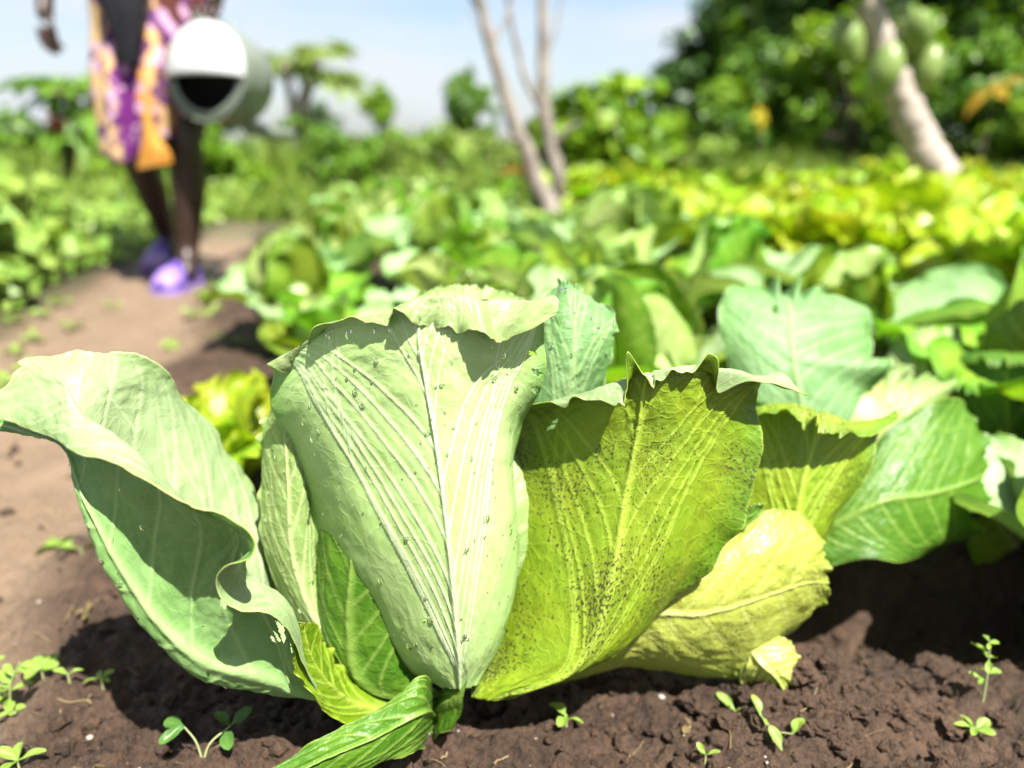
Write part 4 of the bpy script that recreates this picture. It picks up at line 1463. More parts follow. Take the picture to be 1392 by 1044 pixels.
# low leafy ground weeds: between rows and on the left verge
n = 15000
yy = 1.9 + 4.2 * r.random(n)
xx = np.where(r.random(n) < 0.55, np.interp(yy, [1.9, 2.6, 3.2, 6], [-1.32, -1.48, -1.5, -1.9]) - 1.4 * r.random(n), r.uniform(-1, 0.9, n))
keep = (yy > 3.3) | (xx < -1.1)
xx, yy = xx[keep], yy[keep]
zz = ground_h(xx, yy, False) + 0.02 + 0.16 * r.random(len(xx)) ** 1.5 * (0.6 + 0.5 * vn(xx * 3, yy * 3, 0, 61))
me = leaf_cloud('ground_weeds', np.stack([xx, yy, zz], -1), np.tile((0, -.3, 1.0), (len(xx), 1)), 0.055, 81, .7)
link('ground_weeds', me, mat=M['weed'], kind='stuff', label='low leafy weeds covering the verge beside the path', category='weeds')

# leafy plants on the left verge
VL = 'bushy yellow-green bean plant on the verge left of the walker'
for i, (px, py, sc) in enumerate([(5, 395, .9), (50, 372, .8), (-35, 350, 1.0), (25, 335, .85), (85, 335, .55), (-50, 420, .9)]):
    g = gnd(px, py)
    tree('bean_plant', VL, 'plant', g[0], g[1], .36 * sc, .22 * sc, 'weed', 420, .085, 720 + i, 'bean plants on the verge', low=.03, nb=9, aspect=.8, bark='stem', trunk_r=.006)


# seedlings and weeds in the foreground
def seedling(px, py, label, stems, mat='weed', name='weed_seedling', group=None, seed=0):
    """stems: list of (height, lean_x, lean_y, leaf list[(t along, size, azimuth, elevation)])"""
    g = gnd(px, py)
    z = gh(g[0], g[1])
    t = thing(name, label, 'weed', (g[0], g[1], z - .002), 0, group)
    for si, (h, lx, ly, leaves) in enumerate(stems):
        tip = np.array((lx, ly, h))
        mb = MB()
        c1 = np.array((lx * .3, ly * .3, h * .55))
        curve = crom(np.array([(0, 0, -.004), c1, tip]), np.linspace(0, 2, 9))
        mb.tube(curve, np.linspace(.0011, .0006, 9), 6)
        st = link('stem', mb.mesh('stem'), t, M['stem'])
        for li, (tt_, size, az, el) in enumerate(leaves):
            p = crom(np.array([(0, 0, -.004), c1, tip]), np.array([tt_ * 2]))[0]
            me = SEED_LEAF[mat]
            size = size * .88
            link('leaf', me, t, loc=p, rot=(el + rr.uniform(-.25, .25), rr.uniform(-.5, .5), az + rr.uniform(-.25, .25)), scale=(size * rr.uniform(.5, .8), size * rr.uniform(.65, .95), size))
    return t


def small_leaf(mat, seed):
    nv, nu = 12, 9
    U, V = np.meshgrid(np.linspace(-1, 1, nu), np.linspace(0, 1, nv))
    w_ = np.where(V < .2, .05 + V * .3, .30 * np.sqrt(np.clip(1 - ((V - .6) / .41) ** 2, 0, 1)))
    w_ = np.where(V < .2, np.minimum(w_, .14), w_)
    x = U * w_
    zz = .12 * np.abs(U) ** 1.5 * w_ * 2 - .15 * V ** 2 + .02 * np.sin(V * 9 + U * 3)
    me = mesh_np('leaf', np.stack([x, V, zz], -1).reshape(-1, 3), grid_faces(nv, nu))
    fattr(me, 'tone', (0.3 + 0.4 * V + 0.3 * np.exp(-(U / .12) ** 2)).ravel())
    me.materials.append(M[mat])
    return me


SEED_LEAF = {m: small_leaf(m, 1) for m in ('weed', 'weed_dark', 'dry')}
rr = np.random.default_rng(5)


def rl(n, t0, t1, s0, s1, el=.35):
    return [(rr.uniform(t0, t1), rr.uniform(s0, s1), q * 2.4 + rr.uniform(-.4, .4), rr.uniform(-.1, el + .2)) for q in range(n)]


seedling(1338, 945, 'slender weed seedling with paired leaves in the black shade', [(.062, -.006, .0, rl(3, .95, 1, .010, .014) + rl(4, .55, .8, .014, .02) + rl(4, .2, .5, .015, .021))], 'weed')
seedling(1325, 990, 'five-leaved rosette seedling below the slender weed', [(.012, 0, 0, [(1, .021, a, .5) for a in (0.2, 1.5, 2.7, 3.9, 5.2)])], 'weed')
seedling(1048, 1005, 'seedling with three oval bright leaves in front of the old leaf', [(.02, -.01, 0, [(1, .022, .4, .7), (1, .014, 3.5, .4)]), (.012, .012, -.01, [(1, .024, -1.0, .8)]), (.008, 0, -.022, [(1, .022, .2, .8)])], 'weed')
seedling(770, 985, 'torn yellow-green leaf scrap in the shade under the cabbage', [(.012, 0, 0, [(1, .03, .8, .3), (1, .026, 2.6, .2), (.8, .02, 4.5, .2)])], 'weed')
seedling(958, 1040, 'tiny grass-like sprout at the lower border of the soil', [(.008, 0, 0, [(1, .014, a, .8) for a in (.3, 2.4, 4.4)])], 'weed')
seedling(925, 1000, 'withered leaf curls lying beside the hanging old leaf', [(.008, .01, .01, [(1, .014, .5, .3), (1, .016, 2.4, .5)])], 'dry')
seedling(1000, 965, 'pale withered scrap under the tip of the old leaf', [(.01, 0, 0, [(1, .026, .9, .5), (1, .022, 2.9, .4), (1, .018, 4.4, .4)])], 'weed')
seedling(275, 1030, 'dark-leaved weed in the shadow of the left leaf', [(.03, -.01, 0, [(1, .030, 1.0, .3), (1, .026, 2.5, .2)]), (.022, .02, .01, [(1, .024, -.6, .4), (.9, .028, 3.6, .2), (1, .022, 1.2, .4)])], 'weed_dark')
seedling(95, 930, 'two-leaved sprout on sunlit soil left of the shadow', [(.012, 0, 0, [(1, .018, 1.1, .3), (1, .018, -1.1, .3)])], 'weed')
seedling(138, 925, 'little clover-like sprout at the edge of the shadow', [(.012, 0, 0, [(1, .018, a, .35) for a in (.6, 2.3, 4.1, 5.4)])], 'weed')
seedling(55, 905, 'small leafy tuft on soil beside the fern-like weed', [(.014, 0, 0, [(1, .028, a, .35) for a in (-1.2, -.4, .6, 1.6, 3.0)])], 'weed')
seedling(8, 945, 'fern-like pale weed with many leaflets at the path edge', [(.055, .018, 0, rl(12, .3, 1, .016, .026)), (.05, -.02, .01, rl(8, .3, 1, .016, .024)), (.02, .02, -.02, rl(5, .5, 1, .014, .02))], 'weed')
seedling(25, 1040, 'pale sprouts at the foot of the sunlit soil slope', [(.014, 0, 0, [(1, .026, a, .4) for a in (.2, 1.4, 3.0, 5.0)])], 'weed')
seedling(75, 722, 'flat weed pressed on the path left of the cabbage', [(.008, 0, 0, [(1, .040, a, .05) for a in (1.2, 1.9, -1.4, -.6, .3)])], 'weed')
seedling(110, 745, 'pale torn leaf lying on the path soil', [(.008, 0, 0, [(1, .036, a, .05) for a in (-1.0, 1.5)])], 'weed')
seedling(120, 838, 'dried plant scrap lying on the path soil', [(.008, 0, 0, [(1, .016, a, .3) for a in (.4, 2.0, 3.4)])], 'dry')
for i, (px, py) in enumerate([(235, 460), (110, 585), (60, 430), (190, 545), (330, 470), (20, 480), (150, 415), (15, 440), (45, 460), (5, 520), (85, 415), (290, 430), (300, 455), (275, 400), (262, 425), (30, 500), (100, 440)]):
    seedling(px, py, 'small weed tuft sprouting on the trodden path', [(.02, 0, 0, rl(7, .7, 1, .03, .05))], 'weed', group='weed tufts on the path', seed=i)


# soil crumbs and clods
def crumbs():
    r = np.random.default_rng(99)
    mb = MB()
    ico = []
    phi = (1 + 5 ** .5) / 2
    vs = np.array([(-1, phi, 0), (1, phi, 0), (-1, -phi, 0), (1, -phi, 0), (0, -1, phi), (0, 1, phi), (0, -1, -phi), (0, 1, -phi), (phi, 0, -1), (phi, 0, 1), (-phi, 0, -1), (-phi, 0, 1)], float)
    vs /= np.linalg.norm(vs[0])
    fs = [(0, 11, 5), (0, 5, 1), (0, 1, 7), (0, 7, 10), (0, 10, 11), (1, 5, 9), (5, 11, 4), (11, 10, 2), (10, 7, 6), (7, 1, 8), (3, 9, 4), (3, 4, 2), (3, 2, 6), (3, 6, 8), (3, 8, 9), (4, 9, 5), (2, 4, 11), (6, 2, 10), (8, 6, 7), (9, 8, 1)]
    # one subdivision
    vl = [tuple(v) for v in vs]
    cache = {}

    def midp(a, b):
        k_ = (min(a, b), max(a, b))
        if k_ not in cache:
            m_ = np.array(vl[a]) + np.array(vl[b])
            vl.append(tuple(m_ / np.linalg.norm(m_)))
            cache[k_] = len(vl) - 1
        return cache[k_]
    f2 = []
    for a, b_, c in fs:
        ab, bc, ca = midp(a, b_), midp(b_, c), midp(c, a)
        f2 += [(a, ab, ca), (b_, bc, ab), (c, ca, bc), (ab, bc, ca)]
    vs = np.array(vl)
    f2 = np.array(f2)
    n = 9000
    Y = 0.30 + 1.1 * r.random(n) ** 1.6
    X = r.uniform(-.75, .75, n) * (Y + .1)
    den = 0.5 + 0.5 * vn(X * 9, Y * 9, 0, 91)
    keep = r.random(n) < den * (1 - .6 * path_mask(X, Y))
    X, Y = X[keep], Y[keep]
    n2_ = 420
    X = np.concatenate([X, .24 + r.normal(0, .07, n2_)])
    Y = np.concatenate([Y, .545 + r.normal(0, .045, n2_)])
    Z = ground_h(X, Y)
    S = .0009 + .0075 * r.random(len(X)) ** 5.0
    for i in range(len(X)):
        d = vs * (1 + .38 * vn(vs[:, 0] * 1.8 + i * 3.1, vs[:, 1] * 1.8, vs[:, 2] * 1.8, 7) + .26 * vn(vs[:, 0] * 4.5 + i * 1.7, vs[:, 1] * 4.5, vs[:, 2] * 4.5, 9))[:, None]
        mb.v.append(d * S[i] * np.array((r.uniform(.8, 1.3), r.uniform(.8, 1.3), r.uniform(.6, 1))) + np.array((X[i], Y[i], Z[i] + S[i] * .25)))
        mb.f3.append(f2 + mb.n)
        mb.n += len(vs)
    # larger clods, mostly heaped beside the furrow
    cache.clear()
    vl[:] = [tuple(v) for v in vs]
    f3 = []
    for a, b_, c in f2:
        ab, bc, ca = midp(a, b_), midp(b_, c), midp(c, a)
        f3 += [(a, ab, ca), (b_, bc, ab), (c, ca, bc), (ab, bc, ca)]
    f3 = np.array(f3)
    vb = np.array(vl)
    for i in range(150):
        if i < 90:
            x_, y_, s_ = .27 + r.normal(0, .10), .56 + r.normal(0, .04), r.uniform(.005, .013)
        else:
            y_ = r.uniform(.36, .75)
            x_, s_ = r.uniform(-.6, .6) * y_, r.uniform(.003, .008)
        nn_ = 1 + .42 * fbm(vb[:, 0] * 1.5 + i * 3.3, vb[:, 1] * 1.5, vb[:, 2] * 1.5, 17, 4, .6)
        mb.v.append(vb * nn_[:, None] * s_ * np.array((r.uniform(.8, 1.4), r.uniform(.8, 1.3), r.uniform(.55, .9))) + np.array((x_, y_, gh(x_, y_) + s_ * .2)))
        mb.f3.append(f3 + mb.n)
        mb.n += len(vb)
    link('soil_crumbs', mb.mesh('soil_crumbs', False), mat=M['crumb'], kind='stuff', label='loose soil crumbs and small clods on the bed', category='soil')


crumbs()

# ------------------------------------------------------------------ the walker with the watering can
M['skin'] = plain_mat('skin', (0.045, 0.022, 0.014), (0.032, 0.015, 0.010), 0.42, 6, 0.45)
M['black_cloth'] = plain_mat('black_cloth', (0.006, 0.006, 0.008), (0.012, 0.011, 0.014), 0.9, 20, 0.2)
M['orange_cloth'] = plain_mat('orange_cloth', (0.55, 0.22, 0.03), (0.62, 0.36, 0.08), 0.85, 12, 0.2)
M['blouse'] = plain_mat('blouse_cloth', (0.10, 0.02, 0.10), (0.03, 0.012, 0.035), 0.85, 9, 0.2)
M['shoe'] = plain_mat('shoe_rubber', (0.09, 0.05, 0.36), (0.17, 0.10, 0.42), 0.5, 18, 0.4)
M['shoe_white'] = plain_mat('shoe_trim', (0.42, 0.30, 0.62), (0.30, 0.18, 0.55), 0.5, 12, 0.4)
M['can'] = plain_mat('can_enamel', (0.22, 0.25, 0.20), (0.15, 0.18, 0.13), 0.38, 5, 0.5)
M['can_white'] = plain_mat('can_cover_enamel', (0.60, 0.61, 0.60), (0.52, 0.53, 0.53), 0.32, 5, 0.5)
M['hair'] = plain_mat('hair', (0.010, 0.008, 0.007), (0.016, 0.012, 0.010), 0.8, 60, 0.3, 0.5)


def print_mat():
    m, t, o = nmat('printed_wrap')
    g = N(t, 'ShaderNodeTexCoord').outputs['Object']
    sx = N(t, 'ShaderNodeSeparateXYZ')
    t.links.new(g, sx.inputs[0])
    nz_ = N(t, 'ShaderNodeTexNoise', Scale=14.0, Detail=2.0)
    t.links.new(g, nz_.inputs['Vector'])
    f = math_n(t, 'ADD', sx.outputs[0], math_n(t, 'MULTIPLY', math_n(t, 'SUBTRACT', nz_.outputs['Fac'], .5), .11))
    f = math_n(t, 'MULTIPLY_ADD', f, 2.5, 0.5)
    cream, purple, orange, brown = (.42, .28, .13), (.10, .011, .105), (.38, .16, .03), (.06, .015, .011)  # brown: reddish cloth with the shade of the skirt's right side painted in
    c = ramp(t, f, [(0.0, cream), (0.29, cream), (0.325, purple), (0.50, purple), (0.54, orange), (0.66, (.42, .27, .12)), (0.70, brown), (1.0, brown)])
    n2 = N(t, 'ShaderNodeTexNoise', Scale=24.0, Detail=2.0, Roughness=.4)
    t.links.new(g, n2.inputs['Vector'])
    c = mixc(t, ramp(t, n2.outputs['Fac'], [(.56, 0), (.60, .85)]), c, (.40, .24, .36))
    n3 = N(t, 'ShaderNodeTexNoise', Scale=19.0, Detail=1.0)
    t.links.new(g, n3.inputs['Vector'])
    c = mixc(t, ramp(t, n3.outputs['Fac'], [(.56, 0), (.59, .9)]), c, (.06, .008, .075))
    pb = N(t, 'ShaderNodeBsdfPrincipled', Roughness=.85)
    pb.inputs['Specular IOR Level'].default_value = .2
    t.links.new(c, pb.inputs['Base Color'])
    t.links.new(pb.outputs[0], o.inputs['Surface'])
    return m


M['print'] = print_mat()
pel = P(206, 2, 2.63)
base = np.array((pel[0], pel[1], gh(pel[0], pel[1])))
walker = thing('person', 'person in a purple, cream and orange printed wrap walking up the path', 'person', base)
walker['label'] = 'person in printed purple and cream wrap walking up the path carrying a watering can'


def Q(px, py, y):
    return P(px, py, y) - base


pelv = pel - base
verts, edges, rads, roots = [], [], [], []


def jv(p, r_, par=None, root=False):
    verts.append(tuple(p))
    rads.append(r_ if np.iterable(r_) else (r_, r_))
    k_ = len(verts) - 1
    if par is not None:
        edges.append((par, k_))
    if root:
        roots.append(k_)
    return k_


UPZ = np.array((0, 0, 1.0))
ip = jv(pelv, (.145, .11), None, True)
iw = jv(pelv + UPZ * .15, (.125, .095), ip)
ic = jv(pelv + UPZ * .33 + np.array((0, -.01, 0)), (.14, .10), iw)
iS = jv(pelv + UPZ * .46, (.11, .08), ic)
ine = jv(pelv + UPZ * .535 + np.array((0, -.01, 0)), .052, iS)
ihd = jv(pelv + UPZ * .60 + np.array((0, -.03, 0)), (.062, .066), ine)
ih2 = jv(pelv + UPZ * .69 + np.array((0, -.025, 0)), (.074, .088), ihd)
ih3 = jv(pelv + UPZ * .765 + np.array((0, -.015, 0)), (.055, .065), ih2)
# legs
kL, aL, tL = Q(251, 188, 2.53), Q(255, 344, 2.55), Q(250, 382, 2.43)
h = jv(Q(232, 35, 2.60), .088, ip)
m_ = jv((Q(232, 35, 2.60) * .45 + kL * .55), .074, h)
kn = jv(kL, .053, m_)
cf = jv(kL * .66 + aL * .34 + np.array((0, .022, 0)), .062, kn)
an = jv(aL, .036, cf)
jv(tL * .75 + aL * .25 + np.array((0, 0, -.02)), .032, an)
kR, aR, tR = Q(180, 205, 2.60), Q(229, 322, 2.86), Q(232, 356, 2.76)
h = jv(Q(182, 35, 2.64), .088, ip)
m_ = jv((Q(182, 35, 2.64) * .45 + kR * .55), .074, h)
kn = jv(kR, .052, m_)
cf = jv(kR * .66 + aR * .34 + np.array((0, .022, 0)), .060, kn)
an = jv(aR, .035, cf)
jv(tR * .75 + aR * .25, .03, an)
# arms
shR = pelv + np.array((-.17, 0, .455))
shL = pelv + np.array((.17, 0, .455))
eR, wR = Q(70, -100, 2.66), Q(60, -2, 2.56)
eL, wL = Q(318, -110, 2.68), Q(298, -18, 2.52)
for sh, e_, w_, hd in ((shR, eR, wR, Q(62, 30, 2.54)), (shL, eL, wL, Q(286, 14, 2.49))):
    a1 = jv(sh, .058, iS)
    a2 = jv(sh * .5 + e_ * .5, .047, a1)
    a3 = jv(e_, .039, a2)
    a4 = jv(e_ * .55 + w_ * .45, .038, a3)
    a5 = jv(w_, .026, a4)
    a6 = jv(hd, (.036, .022), a5)
# fingers, rooted in the palms
hr = Q(62, 28, 2.54)
for q, (dx, ln) in enumerate(((-.028, .07), (-.01, .08), (.008, .078), (.025, .062))):
    p0 = hr + np.array((dx * .35, dx * .8, -.015))
    f0 = jv(p0, .010, None, True)
    f1 = jv(p0 + np.array((.002, -.006, -ln * .5)), .0095, f0)
    f2 = jv(p0 + np.array((.010, -.004, -ln * .8)), .009, f1)
    jv(p0 + np.array((.020, .002, -ln)), .0075, f2)
f0 = jv(hr + np.array((.02, -.02, .01)), .012, None, True)
f1 = jv(hr + np.array((.032, -.034, -.012)), .0105, f0)
jv(hr + np.array((.036, -.036, -.038)), .009, f1)
GRIP = Q(283, 26, 2.47)
for q in range(4):
    o_ = np.array((-.032 + .021 * q, 0, 0))
    p0 = GRIP + o_ + np.array((.004, .018, .030))
    f0 = jv(p0, .010, None, True)
    f1 = jv(GRIP + o_ + np.array((0, -.018, .024)), .0098, f0)
    f2 = jv(GRIP + o_ + np.array((0, -.024, -.006)), .0092, f1)
    jv(GRIP + o_ + np.array((0, -.004, -.020)), .008, f2)
f0 = jv(GRIP + np.array((-.03, .02, .026)), .012, None, True)
f1 = jv(GRIP + np.array((-.046, .004, .008)), .0105, f0)
jv(GRIP + np.array((-.030, -.014, -.012)), .009, f1)
me = bpy.data.meshes.new('body')
me.from_pydata(verts, edges, [])
body = link('body', me, walker)
sk = body.modifiers.new('skin', 'SKIN')
sk.use_smooth_shade = True
sl = me.skin_vertices[0].data
for i, v in enumerate(rads):
    sl[i].radius = v
    sl[i].use_root = i in roots
body.modifiers.new('sub', 'SUBSURF').levels = 2
body.modifiers['sub'].render_levels = 2
me.materials.append(M['skin'])
# face, ears, hair (above the picture)
hc = pelv + UPZ * .685 + np.array((0, -.03, 0))


def ball(name, c, rad, mat, parent=walker, seg=16):
    mb = MB()
    n_ = 10
    mb.lathe([(math.sin(math.pi * k_ / n_), -math.cos(math.pi * k_ / n_)) for k_ in range(n_ + 1)], seg)
    me_ = mb.mesh(name)
    v_ = np.empty(len(me_.vertices) * 3, np.float32)
    me_.vertices.foreach_get('co', v_)
    v_ = v_.reshape(-1, 3) * np.array(rad) + c
    me_.vertices.foreach_set('co', v_.astype(np.float32).ravel())
    me_.update()
    return link(name, me_, parent, M[mat])


M['eye'] = plain_mat('eye_white', (.5, .48, .45), None, .3)
M['lip'] = plain_mat('lips', (.07, .02, .02), None, .45)
for s_ in (-1, 1):
    ball('eye', hc + np.array((s_ * .032, -.082, .01)), (.012, .009, .009), 'eye')
    ball('ear', hc + np.array((s_ * .078, .005, -.005)), (.012, .022, .032), 'skin')
ball('nose', hc + np.array((0, -.095, -.018)), (.016, .018, .02), 'skin')
ball('mouth', hc + np.array((0, -.085, -.052)), (.026, .012, .010), 'lip')
ball('hair', hc + np.array((0, .018, .045)), (.092, .098, .075), 'hair')


def loft(name, rings, mat, parent, seg=56, fold=.012, seed=1, hem=None):
    """rings: (centre, rx, ry) from top to bottom"""
    a = np.linspace(0, 2 * np.pi, seg, endpoint=False)
    C = np.array([np.concatenate([c, [rx, ry]]) for c, rx, ry in rings])
    S = crom(C, np.linspace(0, len(rings) - 1, 40))
    rows = []
    for k_, s_ in enumerate(S):
        f = k_ / 39
        wv = 1 + fold / max(s_[3], .01) * f * (np.sin(a * 9 + 2 * vn(a * 2, seed, 0, seed)) * .7 + vn(a * 3, f * 2, 0, seed))
        p = np.stack([s_[0] + s_[3] * wv * np.cos(a), s_[1] + s_[4] * wv * np.sin(a), np.full(seg, s_[2])], -1)
        if hem is not None:
            p[:, 2] += hem(a) * f ** 2
        rows.append(p)
    V = np.concatenate(rows)
    i = np.arange(39 * seg).reshape(39, seg)
    j = np.roll(i, -1, axis=1)
    me_ = mesh_np(name, V, np.stack([i, i + seg, j + seg, j], -1).reshape(-1, 4))
    o_ = link(name, me_, parent, M[mat])
    o_.modifiers.new('thick', 'SOLIDIFY').thickness = .003
    return o_


zc = pelv[2]
loft('wrap_skirt', [(pelv + np.array((0, 0, .16)), .135, .108), (pelv + np.array((0, 0, .05)), .172, .145), (pelv + np.array((0, 0, -.08)), .180, .160),
                    (Q(210, 120, 2.60), .178, .165), (Q(212, 205, 2.60), .155, .165)], 'print', walker, hem=lambda a: .055 * np.clip(np.cos(a), -.2, 1) - .03 * np.exp(-((a - 4.4) / .5) ** 2))
loft('blouse', [(pelv + np.array((0, 0, .51)), .085, .075), (pelv + np.array((0, 0, .46)), .165, .095), (pelv + np.array((0, -.01, .34)), .158, .122), (pelv + np.array((0, 0, .20)), .142, .115),
                (pelv + np.array((0, 0, .10)), .165, .138)], 'blouse', walker, fold=.006, seed=4)
for sh, e_ in ((shR, eR), (shL, eL)):
    mb = MB()
    mb.tube([sh + np.array((0, 0, .012)), sh * .72 + e_ * .28, sh * .5 + e_ * .5], [.072, .066, .062], 16, cap=False)
    link('sleeve', mb.mesh('sleeve'), walker, M['blouse'])


def strip(name, left, right, mat, parent, n_=24, thick=.006):
    A_, B_ = crom(np.array(left), np.linspace(0, len(left) - 1, n_)), crom(np.array(right), np.linspace(0, len(right) - 1, n_))
    u_ = np.linspace(0, 1, 9)
    g_ = A_[:, None] * (1 - u_[None, :, None]) + B_[:, None] * u_[None, :, None]
    g_[..., 1] -= .018 * np.sin(u_ * np.pi)[None, :] + .004 * np.sin(u_ * 14)[None, :]
    o_ = link(name, mesh_np(name, g_.reshape(-1, 3), grid_faces(n_, 9)), parent, M[mat])
    o_.modifiers.new('thick', 'SOLIDIFY').thickness = thick
    return o_


strip('sash', [Q(128, -60, 2.48), Q(134, -5, 2.452), Q(152, 40, 2.438), Q(163, 84, 2.438)], [Q(210, -60, 2.47), Q(200, -5, 2.44), Q(194, 40, 2.43), Q(188, 92, 2.43)], 'black_cloth', walker)
strip('cloth_tail', [Q(194, 150, 2.428), Q(197, 180, 2.43), Q(192, 208, 2.43), Q(188, 232, 2.435)], [Q(208, 150, 2.428), Q(212, 180, 2.43), Q(230, 204, 2.43), Q(236, 222, 2.435)], 'orange_cloth', walker)


def shoe(heel, toe, sc=1.0, lift=0.0):
    """closed clog along heel->toe with its sole"""
    d = np.array(toe) - np.array(heel)
    L = np.linalg.norm(d)
    d /= L
    s_ = np.cross(d, UPZ)
    s_ /= np.linalg.norm(s_)
    u_ = np.cross(s_, d)
    prof = [(0, .022, .03, .030), (.08, .034, .052, .034), (.3, .036, .062, .040), (.55, .042, .058, .036), (.8, .046, .046, .026), (.95, .036, .034, .018), (1.0, .012, .018, .012)]
    a = np.linspace(0, 2 * np.pi, 18, endpoint=False)
    S = crom(np.array(prof), np.linspace(0, 6, 26))
    rows = [np.array(heel) + d * (f * L) + s_ * (w_ * np.cos(a))[:, None] + u_ * (np.where(np.sin(a) > 0, hi * np.sin(a), lo * .55 * np.sin(a)) + lo * .55 + .012)[:, None] for f, w_, hi, lo in S]
    V = np.concatenate(rows)
    i = np.arange(25 * 18).reshape(25, 18)
    j = np.roll(i, -1, axis=1)
    up_ = link('shoe', mesh_np('shoe', V, np.stack([i, j, j + 18, i + 18], -1).reshape(-1, 4)), walker, M['shoe'])
    rows = []
    mb = MB()
    for z_ in (0.0, .018):
        rows.append(np.array([np.array(heel) + d * (f * L * 1.03 - .004) + s_ * (w_ * 1.08 * sg) + u_ * z_ for sg in (-1, 1) for f, w_, hi, lo in (S if sg < 0 else S[::-1])]))
    n_ = len(rows[0])
    V = np.concatenate(rows)
    i = np.arange(n_)
    j = np.roll(i, -1)
    me_ = bpy.data.meshes.new('sole')
    me_.from_pydata([tuple(v) for v in V], [], [tuple(x) for x in np.stack([i, j, j + n_, i + n_], -1)] + [tuple(range(n_))[::-1], tuple(range(n_, 2 * n_))])
    link('sole', me_, up_, M['shoe_white'])
    # pale cap over the toes
    k_ = 15
    V = np.concatenate([np.array(heel) + d * (f * L) + s_ * (w_ * 1.03 * np.cos(a[1:9]))[:, None] + u_ * (hi * 1.05 * np.sin(a[1:9]) + lo * .55 + .0125)[:, None] for f, w_, hi, lo in S[k_:24]])
    link('toe_cap', mesh_np('toe_cap', V, grid_faces(24 - k_, 8)), up_, M['shoe_white'])


g0 = gnd(256, 384) - base
zf = gh(*(gnd(256, 384)[:2])) - base[2]
shoe((aL[0] - .005, aL[1] + .045, zf + .004), (aL[0] - .02, aL[1] - .19, zf + .004))
zr = gh(aR[0] + base[0], aR[1] - .14 + base[1]) - base[2]
shoe((aR[0], aR[1] + .05, aR[2] - .075), (aR[0] - .01, aR[1] - .165, zr + .004))

# watering can: mouth with half cover turned to the camera
mc = P(279, 97, 2.38)
axis = Vector((0.30, 0.92, -0.12)).normalized()          # from the mouth to the base
zax = -axis
xax = Vector((0, 0, 1)).cross(zax).normalized()
yax = zax.cross(xax)
Mx = Matrix((xax, yax, zax)).transposed().to_4x4()
Mx.translation = Vector(mc)
can = link('watering_can', None, label='white enamel watering can with half-covered dark mouth held in the hand of the walker', category='watering can')
can.matrix_world = Mx
RM = .137
mb = MB()
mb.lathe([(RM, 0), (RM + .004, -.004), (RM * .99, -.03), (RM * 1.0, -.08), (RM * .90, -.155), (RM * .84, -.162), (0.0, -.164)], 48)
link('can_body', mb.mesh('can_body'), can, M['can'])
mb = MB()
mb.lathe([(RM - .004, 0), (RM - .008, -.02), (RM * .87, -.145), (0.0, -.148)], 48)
M['can_inside_shade'] = plain_mat('can_inside_shade', (.018, .018, .016), (.03, .028, .024), .6, 8)  # shade inside the can, painted as a near-black lining
link('can_interior', mb.mesh('can_interior'), can, M['can_inside_shade'])
mb = MB()
a = np.linspace(0, 2 * np.pi, 49)
mb.tube(np.stack([RM * np.cos(a), RM * np.sin(a), np.zeros(49)], -1), .004, 8, cap=False)
link('rim', mb.mesh('rim'), can, M['can'])
mb = MB()
mb.lathe([(RM * .80, -.001), (RM * .985, .002), (RM * .99, -.004), (RM * .80, -.006), (RM * .80, -.001)], 48)
link('collar', mb.mesh('collar'), can, M['can'])
# half cover: domed, over the upper part of the mouth
na, nr_ = 40, 14
t0 = R(-8)
V = []
for i in range(nr_):
    f = i / (nr_ - 1)
    for j in range(na):
        a_ = t0 + (math.pi - 2 * t0) * j / (na - 1)
        edge = np.array((math.cos(a_), math.sin(a_))) * RM
        ch = np.array((math.cos(a_) * RM, math.sin(t0) * RM))
        p_ = ch * f + edge * (1 - f)
        rr_ = np.linalg.norm(p_) / RM
        V.append((p_[0], p_[1], .004 + .055 * (1 - rr_ ** 2) ** .8 * max(0, 1)))
me_ = mesh_np('half_cover', np.array(V), grid_faces(nr_, na))
o_ = link('half_cover', me_, can, M['can_white'])
o_.modifiers.new('thick', 'SOLIDIFY').thickness = .003
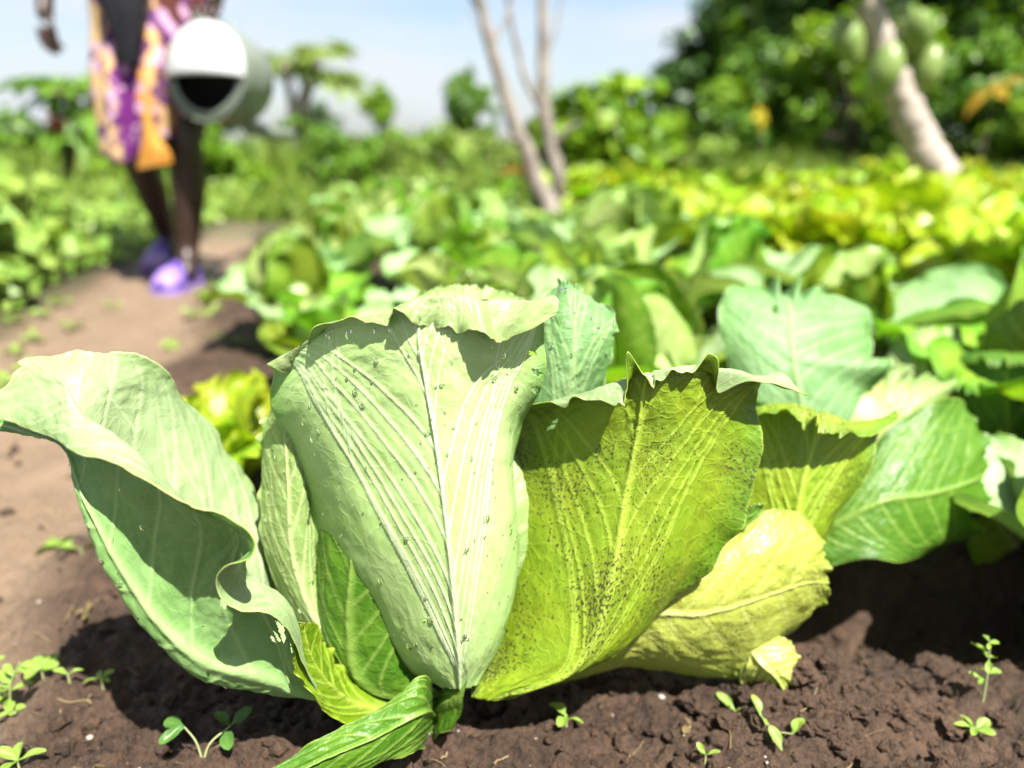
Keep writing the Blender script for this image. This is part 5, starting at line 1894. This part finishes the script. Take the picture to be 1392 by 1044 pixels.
# carrying handle through the fist, spout at the far side
inv = Mx.inverted()
gp = inv @ Vector(GRIP + base)
mb = MB()
hp = np.array([(0.0, RM, -.005), (gp[0] - .03, gp[1] + .0, gp[2] + .02), tuple(gp), (gp[0] + .04, gp[1] - .01, gp[2] - .05), (.02, RM * .94, -.11)])
mb.tube(crom(hp, np.linspace(0, 4, 30)), .009, 10)
link('handle', mb.mesh('handle'), can, M['can'])
mb = MB()
mb.tube([(.0, -RM * .6, -.14), (.02, -RM * .95, -.18), (.03, -RM * 1.0, -.27), (.03, -RM * .9, -.38)], [.035, .026, .02, .016], 14)
link('spout', mb.mesh('spout'), can, M['can'])

# dry straw and small stones scattered on the soil
M['straw'] = foliage_mat('dry_straw', (.34, .26, .14), (.20, .14, .07), .15, .7, 30)
M['stone'] = plain_mat('small_stone', (.42, .36, .30), (.26, .20, .16), .6, 40)
r = np.random.default_rng(123)
mb = MB()
for i in range(170):
    y_ = .36 + 1.0 * r.random() ** 1.5
    x_ = r.uniform(-.72, .62) * y_
    a_ = r.uniform(0, 6.28)
    L_ = r.uniform(.006, .032)
    t_ = np.linspace(-.5, .5, 5)
    bend = r.normal(0, .25)
    xs = x_ + L_ * (t_ * math.cos(a_) - bend * t_ ** 2 * math.sin(a_))
    ys = y_ + L_ * (t_ * math.sin(a_) + bend * t_ ** 2 * math.cos(a_))
    zs = ground_h(xs, ys) + .0012 + r.uniform(0, .002) * (t_ + .5)
    zs = np.maximum(zs, zs.mean() - .001)
    mb.tube(np.stack([xs, ys, zs], -1), r.uniform(.0003, .0008), 5)
me = mb.mesh('dry_straw')
fattr(me, 'tone', r.uniform(0, 1, len(me.vertices)))
link('dry_straw', me, mat=M['straw'], kind='stuff', label='short dry straw bits scattered on the soil', category='straw')
mb = MB()
for i in range(130):
    y_ = .36 + .8 * r.random() ** 1.4
    x_ = r.uniform(-.72, .62) * y_
    s_ = .0009 + .003 * r.random() ** 3
    n_ = 6
    pr = np.array([(math.sin(math.pi * k_ / n_), -math.cos(math.pi * k_ / n_)) for k_ in range(n_ + 1)])
    b0 = mb.n
    mb.lathe([tuple(v) for v in pr], 8)
    v_ = mb.v[-1]
    mb.v[-1] = v_ * (1 + .25 * vn(v_[:, 0] * 1.5 + i * 5, v_[:, 1] * 1.5, v_[:, 2] * 1.5, 3))[:, None] * s_ * np.array((1.2, 1, .7)) + np.array((x_, y_, gh(x_, y_) + s_ * .3))
link('small_stones', mb.mesh('small_stones'), mat=M['stone'], kind='stuff', label='tiny pale stones lying on the soil', category='stones')
